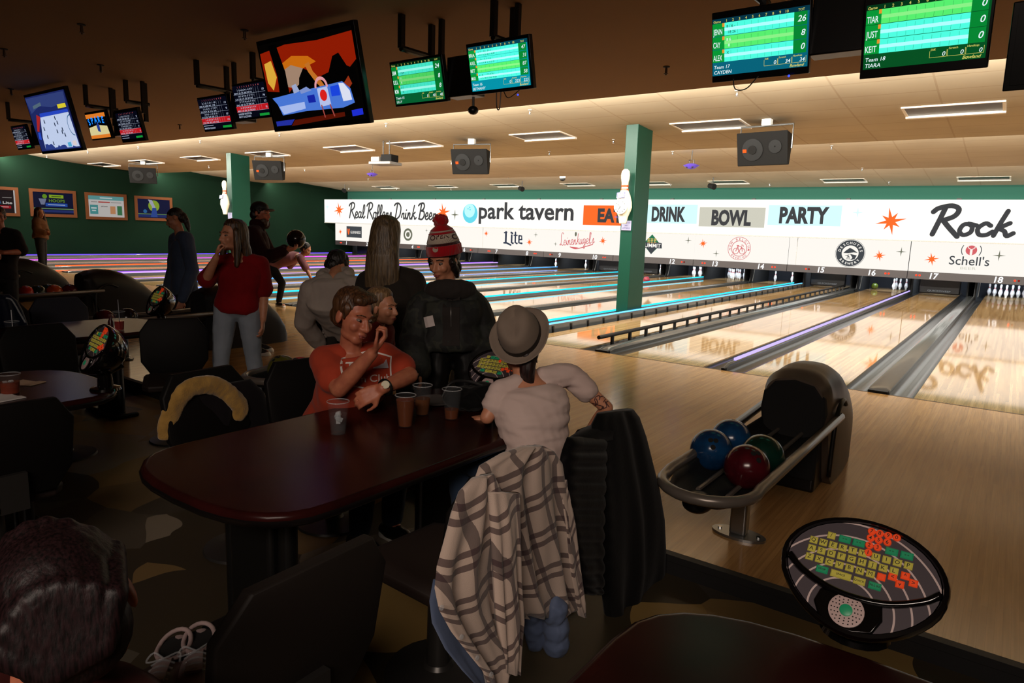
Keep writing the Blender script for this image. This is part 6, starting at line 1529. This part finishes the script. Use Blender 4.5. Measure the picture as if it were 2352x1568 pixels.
# ---- bowler bending at the foul line
J = dict(s=.92, pel=at(622, 608, 12.6), che=at(668, 592, 12.5), nec=at(694, 588, 12.45), hd=at(703, 572, 12.4), fw=vec(.85, -.45, .15), up=vec(-.35, .9, 0),
  sr=at(690, 594, 12.3), er=at(704, 618, 12.25), wr=at(716, 642, 12.2), sl=at(684, 590, 12.65), el=at(664, 612, 12.8), wl=at(645, 600, 12.9))
J['hipax'] = vec(0, 0, 1)
J['kr'] = at(648, 650, 12.5); J['ar'] = at(640, 694, 12.7); J['tr'] = at(652, 702, 12.6); J['zfr'] = .0; J['floor'] = 0
J['kl'] = at(606, 655, 12.9); J['al'] = at(572, 690, 13.1); J['tl'] = at(566, 700, 13.2); J['zfl'] = .0
J['ar'].z = .08; J['tr'].z = .035; J['al'].z = .09; J['tl'].z = .035
t, M, b = person('bowler in a pink shirt bending low at the foul line', J, m_skin, fabric('pink_shirt', '#8a5a5e', '#7e5054'), 'half', .014, -.1, 1.7, pants=MATS['dark_grey_trousers'], shoes=m_black, hair=hair_short(h_dark), voxel=.011, fold=(.004, 9))
# ---- person in the blue blouse walking left
J = dict(s=1.03, pel=at(424, 672, 8.6), che=at(421, 592, 8.6), nec=at(413, 534, 8.6), hd=at(402, 502, 8.57), fw=vec(-.85, -.42, .3), up=vec(-.3, 1, 0),
  sl=at(428, 548, 8.45), el=at(442, 620, 8.4), wl=at(418, 690, 8.35), sr=at(405, 550, 8.8), er=at(398, 620, 8.85), wr=at(384, 672, 8.8))
legs_standing(J, 0, .08, vec(-1, 0, .2), .12)
def tail(t, M, J):
    mb = MB().ell((0, -.026, .046), (.082, .096, .084), M).ell((0, -.07, -.02), (.066, .05, .06), M)
    p = M @ V((0, -.1, .0)); mb.caps([p, p+vec(.035, -.06), p+vec(.06, -.14), p+vec(.075, -.2)], [.042, .038, .03, .012])
    fused('hair', mb, h_dark, t, .008, 2, (.004, 40))
t, M, b = person('person in a blue grey blouse walking left, dark ponytail', J, m_skin, fabric('blue_blouse', '#46526a', '#3c485e'), 'long', .03, -.15, 1.66, pants=mat('black_trousers', '#0c0b0d', .8), shoes=m_black, hair=tail, voxel=.01, fold=(.008, 7))
# ---- person in the tan jacket far left
J = dict(s=1.0, pel=at(93, 546, 16.5), che=at(92, 518, 16.5), nec=at(88, 500, 16.5), hd=at(91, 489, 16.45), fw=vec(.85, -.1, .3), up=UPV,
  sr=at(84, 508, 16.35), er=at(86, 530, 16.3), wr=at(104, 535, 16.3), sl=at(97, 506, 16.7), el=at(102, 526, 16.7), wl=at(108, 532, 16.5))
legs_standing(J, 0, .12, vec(.8, 0, .4), .04)
t, M, b = person('person in a tan jacket standing far left before the posters', J, m_skin, fabric('tan_jacket', '#6a4a34', '#7a563c'), 'jacket', .04, -.1, 1.7, pants=mat('black_trousers'), shoes=m_black, hair=hair_long(h_mix, .3, .07, .01, .004), voxel=.013, fold=(.006, 8))
# ---- man cut by the left edge
J = dict(s=.97, pel=at(2, 636, 8.60), che=at(6, 566, 8.60), nec=at(0, 524, 8.60), hd=at(-4, 497, 8.55), fw=vec(.55, -.35, .7), up=UPV,
  sl=at(34, 540, 8.65), el=at(50, 578, 8.60), wl=at(8, 580, 8.35), hl=(vec(-1, .1, .2), vec(0, -.4, -.8), 50, 1), sr=at(-28, 538, 8.55), er=at(-40, 590, 8.40), wr=at(-8, 590, 8.25))
legs_standing(J, 0, .1, vec(.2, 0, 1))
t, M, b = person('man in a dark grey T-shirt cut by the left edge', J, m_skin2, fabric('charcoal_tee', '#221e1e'), 'half', .02, -.2, 1.7, pants=mat('black_trousers'), shoes=m_black, hair=hair_short(h_brown), voxel=.011)
# ---- head of the nearest person, bottom left corner
J = dict(s=1.0, pel=at(60, 1900, 1.30), che=at(110, 1700, 1.2), nec=at(190, 1545, 1.13), hd=at(165, 1400, 1.06), fw=vec(-.45, -.1, -.85), up=vec(-.2, .9, .38), hs=1.02,
  sl=at(-60, 1660, 1.3), el=at(-120, 1900, 1.4), wl=at(-60, 2000, 1.7), sr=at(330, 1690, 1.1), er=at(380, 1950, 1.15), wr=at(300, 2000, 1.4))
J['pel'] = V((J['che'].x-.02, J['che'].y-.02, .42)); J['floor'] = FL
legs_seated(J, (-1, -.2))
def updo(t, M, J):
    mb = MB().ell((0, -.026, .046), (.092, .104, .094), M, 24, 16).ell((0, -.075, -.02), (.078, .055, .075), M)
    for k in range(-4, 5): mb.caps([M @ V((k*.018, .07-.006*k*k, .10-.004*k*k)), M @ V((k*.021, -.03, .138-.005*k*k)), M @ V((k*.018, -.12, .06-.003*k*k)), M @ V((k*.009, -.125, -.05))], [.016, .018, .018, .012], 8)
    fused('hair', mb, h_near, t, .004, 6, (.001, 60, (1, 1, .3)))
t, M, b = person('nearest person in the bottom left corner, dark hair from behind', J, m_skin2, fabric('dark_red_top', '#3a100c', '#300c0a'), 'half', .016, -.1, 1.66, pants=m_jeans, shoes=m_black, hair=updo, voxel=.0075, fold=(.006, 8))
# ================================================================ clothes on chairs
def drape(name, rows, X, mm, parent, thick=.03, fold=.012, nf=5, seed=0, n=26, lean=0, ridges=0):
    """cloth hung over a chair back: rows of (left px, right px, py) on the upright plane X = const, given real thickness and folds"""
    rings = []; uv = {}; k = 0; mb = MB()
    if ridges:
        fine = []
        for q in range(ridges*5+1):
            w_ = q/(ridges*5)*(len(rows)-1); i0 = min(int(w_), len(rows)-2); g = w_-i0; fine.append(tuple(rows[i0][c]*(1-g)+rows[i0+1][c]*g for c in range(3)))
        rows = fine
    P0 = None; vlen = 0; prev = None
    for i, (xl, xr, py) in enumerate(rows):
        v = i/(len(rows)-1)
        a, b = onx(xl, py[0] if isinstance(py, tuple) else py, X+lean*v), onx(xr, py[1] if isinstance(py, tuple) else py, X+lean*v)
        if prev is not None: vlen += (((a+b)/2)-prev).length
        prev = (a+b)/2; L = (b-a).length; front, back = [], []
        for j in range(n):
            u = j/(n-1); p = a.lerp(b, u)
            th = thick*(max(0, 1-(2*u-1)**4))**.5*(.55+.45*min(1, v*5+.15))
            fd = fold*(.25+.75*min(1, v*1.6))*(math.sin(u*nf*6.283+seed+1.3*math.sin(v*3+seed))+.5*math.sin(u*nf*11+2*seed+v*2))
            if ridges: th *= .62+.38*abs(math.sin(v*ridges*math.pi))
            edge = min(1, 6*min(u, 1-u))
            front.append(p+V((th+fd*edge, 0, 0))); back.append(p+V((-th*.6+fd*edge*.7, 0, 0)))
            uv[k+j] = ((u-.5)*L*1.05+.02*math.sin(v*6+u*7), -vlen+.03*math.sin(u*5+1.0))
            uv[k+2*n-1-j] = uv[k+j]
        rings.append(front+back[::-1]); k += 2*n
    mb.loft(rings)
    return mb.build(name, mm, parent, sharp=180, uv=[uv[i] for i in range(k)])
def plaid():
    m = bpy.data.materials.new('plaid_flannel'); m.use_nodes = True; nt = m.node_tree; p = nt.nodes['Principled BSDF']
    tc = nt.nodes.new('ShaderNodeTexCoord'); mp = nt.nodes.new('ShaderNodeMapping'); mp.inputs['Rotation'].default_value = (0, 0, -.25)
    nt.links.new(tc.outputs['UV'], mp.inputs[0]); sp = nt.nodes.new('ShaderNodeSeparateXYZ'); nt.links.new(mp.outputs[0], sp.inputs[0])
    def bands(src, per, lst):
        f = math_n(nt, 'FRACT', math_n(nt, 'DIVIDE', math_n(nt, 'ADD', src, 10), per)); out = None
        for a, b in lst:
            e = math_n(nt, 'MULTIPLY', math_n(nt, 'GREATER_THAN', f, a), math_n(nt, 'LESS_THAN', f, b)); out = e if out is None else math_n(nt, 'MAXIMUM', out, e)
        return out
    hx_ = bands(sp.outputs[1], .15, [(.05, .19), (.33, .47)]); vx = bands(sp.outputs[0], .125, [(.1, .32)])
    c = mixcol(nt, math_n(nt, 'MULTIPLY', vx, .75), '#b8a496', '#382a2e'); c = mixcol(nt, math_n(nt, 'MULTIPLY', hx_, .8), c, '#3a2429')
    n = nt.nodes.new('ShaderNodeTexNoise'); n.inputs['Scale'].default_value = 300; nt.links.new(tc.outputs['Object'], n.inputs['Vector'])
    bp = nt.nodes.new('ShaderNodeBump'); bp.inputs['Strength'].default_value = .3; bp.inputs['Distance'].default_value = .003; nt.links.new(n.outputs['Fac'], bp.inputs['Height']); nt.links.new(bp.outputs['Normal'], p.inputs['Normal'])
    nt.links.new(c, p.inputs['Base Color']); p.inputs['Roughness'].default_value = .9; p.inputs['Sheen Weight'].default_value = .2
    MATS['plaid'] = m; return m
m_plaid = plaid()
m_lb = fabric('pale_blue_quilt', '#5a6680', '#525e78', rough=.5)
XP = 1.40
t = thing('puffer_jacket', 'pale blue padded jacket under the plaid one', 'jacket', (XP-.02, -6.0, .2))
mb = MB()
for a in ((1272, 1398), (1276, 1440), (1277, 1474)): mb.ell(onx(a[0], a[1], XP+.02), (.05, .048, .06))
fused('sleeve', mb, m_lb, t, .007, 2, (.006, 22))
mb = MB()
for a in ((1222, 1400), (1226, 1440), (1230, 1462)): mb.ell(onx(a[0], a[1], XP-.05), (.035, .04, .06))
fused('sleeve', mb, m_lb, t, .007, 2, (.006, 22))
drape('jacket_body', [(995, 1120, 1330), (986, 1120, 1380), (992, 1130, 1430), (1022, 1150, 1490), (1062, 1150, 1540), (1100, 1150, 1580)], XP-.045, m_lb, t, .02, .004, 3, 1)
t = thing('plaid_jacket', 'beige and brown plaid shirt jacket hung over a chair back', 'jacket', (XP, -6.0, .2))
drape('jacket_back', [(1196, 1244, (1026, 1022)), (1150, 1268, (1042, 1034)), (1100, 1288, (1070, 1062)), (1086, 1297, (1110, 1110)), (1090, 1305, 1160), (1100, 1312, 1220), (1112, 1320, 1290), (1126, 1326, 1350), (1150, 1332, 1395), (1178, 1300, (1414, 1406))], XP, m_plaid, t, .035, .016, 3.2, .4, 40)
drape('jacket_front', [(1084, 1130, (1100, 1085)), (1054, 1150, 1130), (1036, 1150, 1180), (1020, 1146, 1240), (1003, 1142, 1300), (998, 1146, 1350), (1008, 1152, 1400), (1036, 1160, 1450), (1075, 1170, 1500), (1108, 1166, 1540), (1128, 1142, 1585)], XP+.035, m_plaid, t, .028, .016, 2.0, 2.1, 30)
drape('jacket_sleeve', [(1120, 1190, 1130), (1128, 1184, 1230), (1134, 1186, 1330), (1140, 1192, 1420), (1148, 1182, 1500), (1152, 1178, 1540)], XP+.06, m_plaid, t, .035, .01, 2, 3.0, 24)
drape('jacket_front', [(1278, 1300, 1100), (1292, 1318, 1200), (1304, 1328, 1300), (1318, 1338, 1380), (1330, 1338, 1414)], XP+.02, m_plaid, t, .02, .005, 1.5, 1.0, 16)
for px, py in ((1004, 1395), (1050, 1462), (1086, 1510), (1118, 1548)):
    p = onx(px+10, py, XP+.072); MB().lathe([(.008, -.002), (.008, .003), (.005, .004)], 12, frame(p, z=(1, 0, 0), y=(0, 0, 1))).build('jacket_button', m_rim, t)
m_puff = fabric('black_puffer', '#060506', '#080708', rough=.5); m_blk = fabric('black_coat', '#040404', '#050505')
XQ = 1.40
t = thing('puffer_jacket', 'black quilted puffer jacket hung on the chair of the hat wearer', 'jacket', (XQ, -5.4, .2))
drape('quilted_front', [(1302, 1392, 1004), (1290, 1390, 1035), (1284, 1388, 1070), (1283, 1386, 1110), (1288, 1384, 1150), (1294, 1382, 1190), (1302, 1380, 1230), (1312, 1379, 1270), (1320, 1379, 1310), (1330, 1377, 1345), (1338, 1374, 1362)], XQ+.01, m_puff, t, .04, .004, 1.2, .3, 20, ridges=11)
drape('jacket_back', [(1372, 1450, (950, 938)), (1360, 1462, (975, 955)), (1358, 1476, 1000), (1362, 1492, 1060), (1368, 1508, 1120), (1374, 1520, 1190), (1376, 1522, 1250), (1380, 1519, 1310), (1384, 1500, 1370), (1390, 1484, 1410), (1400, 1474, 1424)], XQ-.01, m_blk, t, .05, .012, 2.4, .7, 30)
drape('shoulder', [(1318, 1440, (1000, 942)), (1300, 1452, (1014, 956)), (1296, 1440, (1030, 985))], XQ-.02, m_blk, t, .05, .004, 2, .2, 20)
# tan collared jacket on the chair left of the long table
t = thing('collared_jacket', 'dark jacket with a tan fur collar on a chair left of the table', 'jacket', (-.62, -5.93, .3))
m_fur = mat('tan_fur', '#a8823c', .95, bump=(160, .6), var=(14, '#8e6c30'), sheen=.4)
mb = MB(); XF = -.60
pth = catmull([onx(a, b, XF) for a, b in ((383, 1008), (388, 968), (405, 925), (432, 894), (465, 884), (500, 888), (530, 908), (552, 935), (545, 965))], 4)
mb.tube(pth, [.04, .045, .048, .05]+[.048]*(len(pth)-8)+[.046, .042, .036, .026], 14, flat=.6)
fused('fur_collar', mb, m_fur, t, .007, 2, (.004, 22))
drape('jacket_body', [(432, 520, (892, 880)), (418, 575, (910, 870)), (402, 606, (940, 900)), (396, 622, 950), (392, 634, 990), (396, 634, 1030)], XF-.03, fabric('black_wool', '#141013', '#100d10'), t, .03, .01, 2.4, .2, 24)
# dark blue jacket with pale piping at the left edge
t = thing('track_jacket', 'dark blue jacket with pale piping hung at the left edge', 'jacket', (-4.6, -5.6, .4))
XT = -3.75
drape('jacket_body', [(-30, 22, 676), (-30, 40, 690), (-30, 52, 712), (-30, 62, 738), (-30, 66, 752)], XT, fabric('navy_nylon', '#0c1426', '#0a1020', rough=.5), t, .04, .01, 2, .3, 20)
MB().tube(catmull([onx(a, b, XT+.05) for a, b in ((14, 684), (26, 688), (36, 702), (46, 720), (58, 740))], 5), .006, 8).build('piping', m_rim, t)
chair(-4.15, -5.75, -Q, 'dark chair at the left edge under the navy jacket')
# bag on the long table in front of the keypad
t = thing('black_bag', 'black soft bag lying on the long table by the keypad', 'bag', onz(1072, 920, TZ))
mb = MB(); p = onz(1072, 915, TZ+.05)
mb.ell(p, (.13, .11, .055)).ell(p+V((.06, .06, .02)), (.1, .09, .06)).ell(p+V((-.07, .02, -.01)), (.08, .08, .04))
fused('bag_body', mb, m_blk, t, .008, 2, (.01, 14))
MB().tube(catmull([p+V((-.12, -.05, .0)), p+V((-.09, -.02, .07)), p+V((.0, .0, .09)), p+V((.08, .04, .07))], 5), .008, 8).build('bag_strap', m_rubber, t)
# pair of pale canvas shoes on the floor
m_canvas = fabric('pale_canvas', '#a08c8a', '#968280')
def shoe(px, py, ang, label):
    o = onz(px, py, FL+.484); t = thing('canvas_shoe', label, 'shoe', o, 0, None); L = T(*o) @ RZ(ang)
    st = [(-.135, .018, .07), (-.125, .034, .078), (-.09, .04, .07), (-.04, .042, .066), (.01, .043, .074), (.05, .047, .06), (.09, .048, .048), (.125, .04, .04), (.145, .02, .03)]
    MB().loft([[(hw*math.cos(a), y, .02+(h_-.02)*max(0, math.sin(a))**.7) for a in [math.pi*i/12 for i in range(13)]] for y, hw, h_ in st], True, L).build('shoe_upper', m_canvas, t, sharp=180)
    MB().prism([(.036*math.cos(a), -.075+.055*math.sin(a)) for a in [6.283*i/20 for i in range(20)]], .03, .0745, L).build('shoe_opening', m_dark, t)
    MB().tube([(.037*math.cos(a), -.08+.058*math.sin(a), .074+.012*max(0, -math.sin(a))) for a in [6.283*i/20 for i in range(20)]], .006, 8, M=L, closed=True).build('shoe_collar', m_canvas, t, sharp=180)
    MB().loft([[(x_*k, y_*k, z_) for x_, y_ in [((.05 if math.sin(a) > 0 else .042)*math.cos(a), .148*math.sin(a)) for a in [6.283*i/28 for i in range(28)]]] for k, z_ in ((1.0, 0), (1.04, .012), (1.0, .024))], True, L).build('shoe_sole', mat('sole_offwhite', '#b8aca6', .6), t)
    MB().loft([[(-.016, -.02, .076), (.016, -.02, .076), (.02, .05, .066), (-.02, .05, .066)], [(-.016, -.02, .082), (.016, -.02, .082), (.02, .05, .073), (-.02, .05, .073)]], True, L).build('shoe_tongue', m_canvas, t)
    for j in range(4): MB().tube(catmull([(-.026, -.01+j*.017, .074-j*.003), (0, -.006+j*.017, .086-j*.004), (.026, -.002+j*.017, .074-j*.003)], 4), .0028, 6, M=L).build('lace', m_rim, t, sharp=180)
    MB().tube(catmull([(0, -.012, .086), (.03, -.03, .09), (.04, -.01, .078), (.0, -.008, .088), (-.03, -.03, .09), (-.038, -.008, .078)], 4), .0026, 6, M=L).build('lace', m_rim, t, sharp=180)
shoe(376, 1592, 3.9, 'left of a pair of pale canvas shoes on the nearest chair seat')
shoe(452, 1572, 4.1, 'right of a pair of pale canvas shoes on the nearest chair seat')
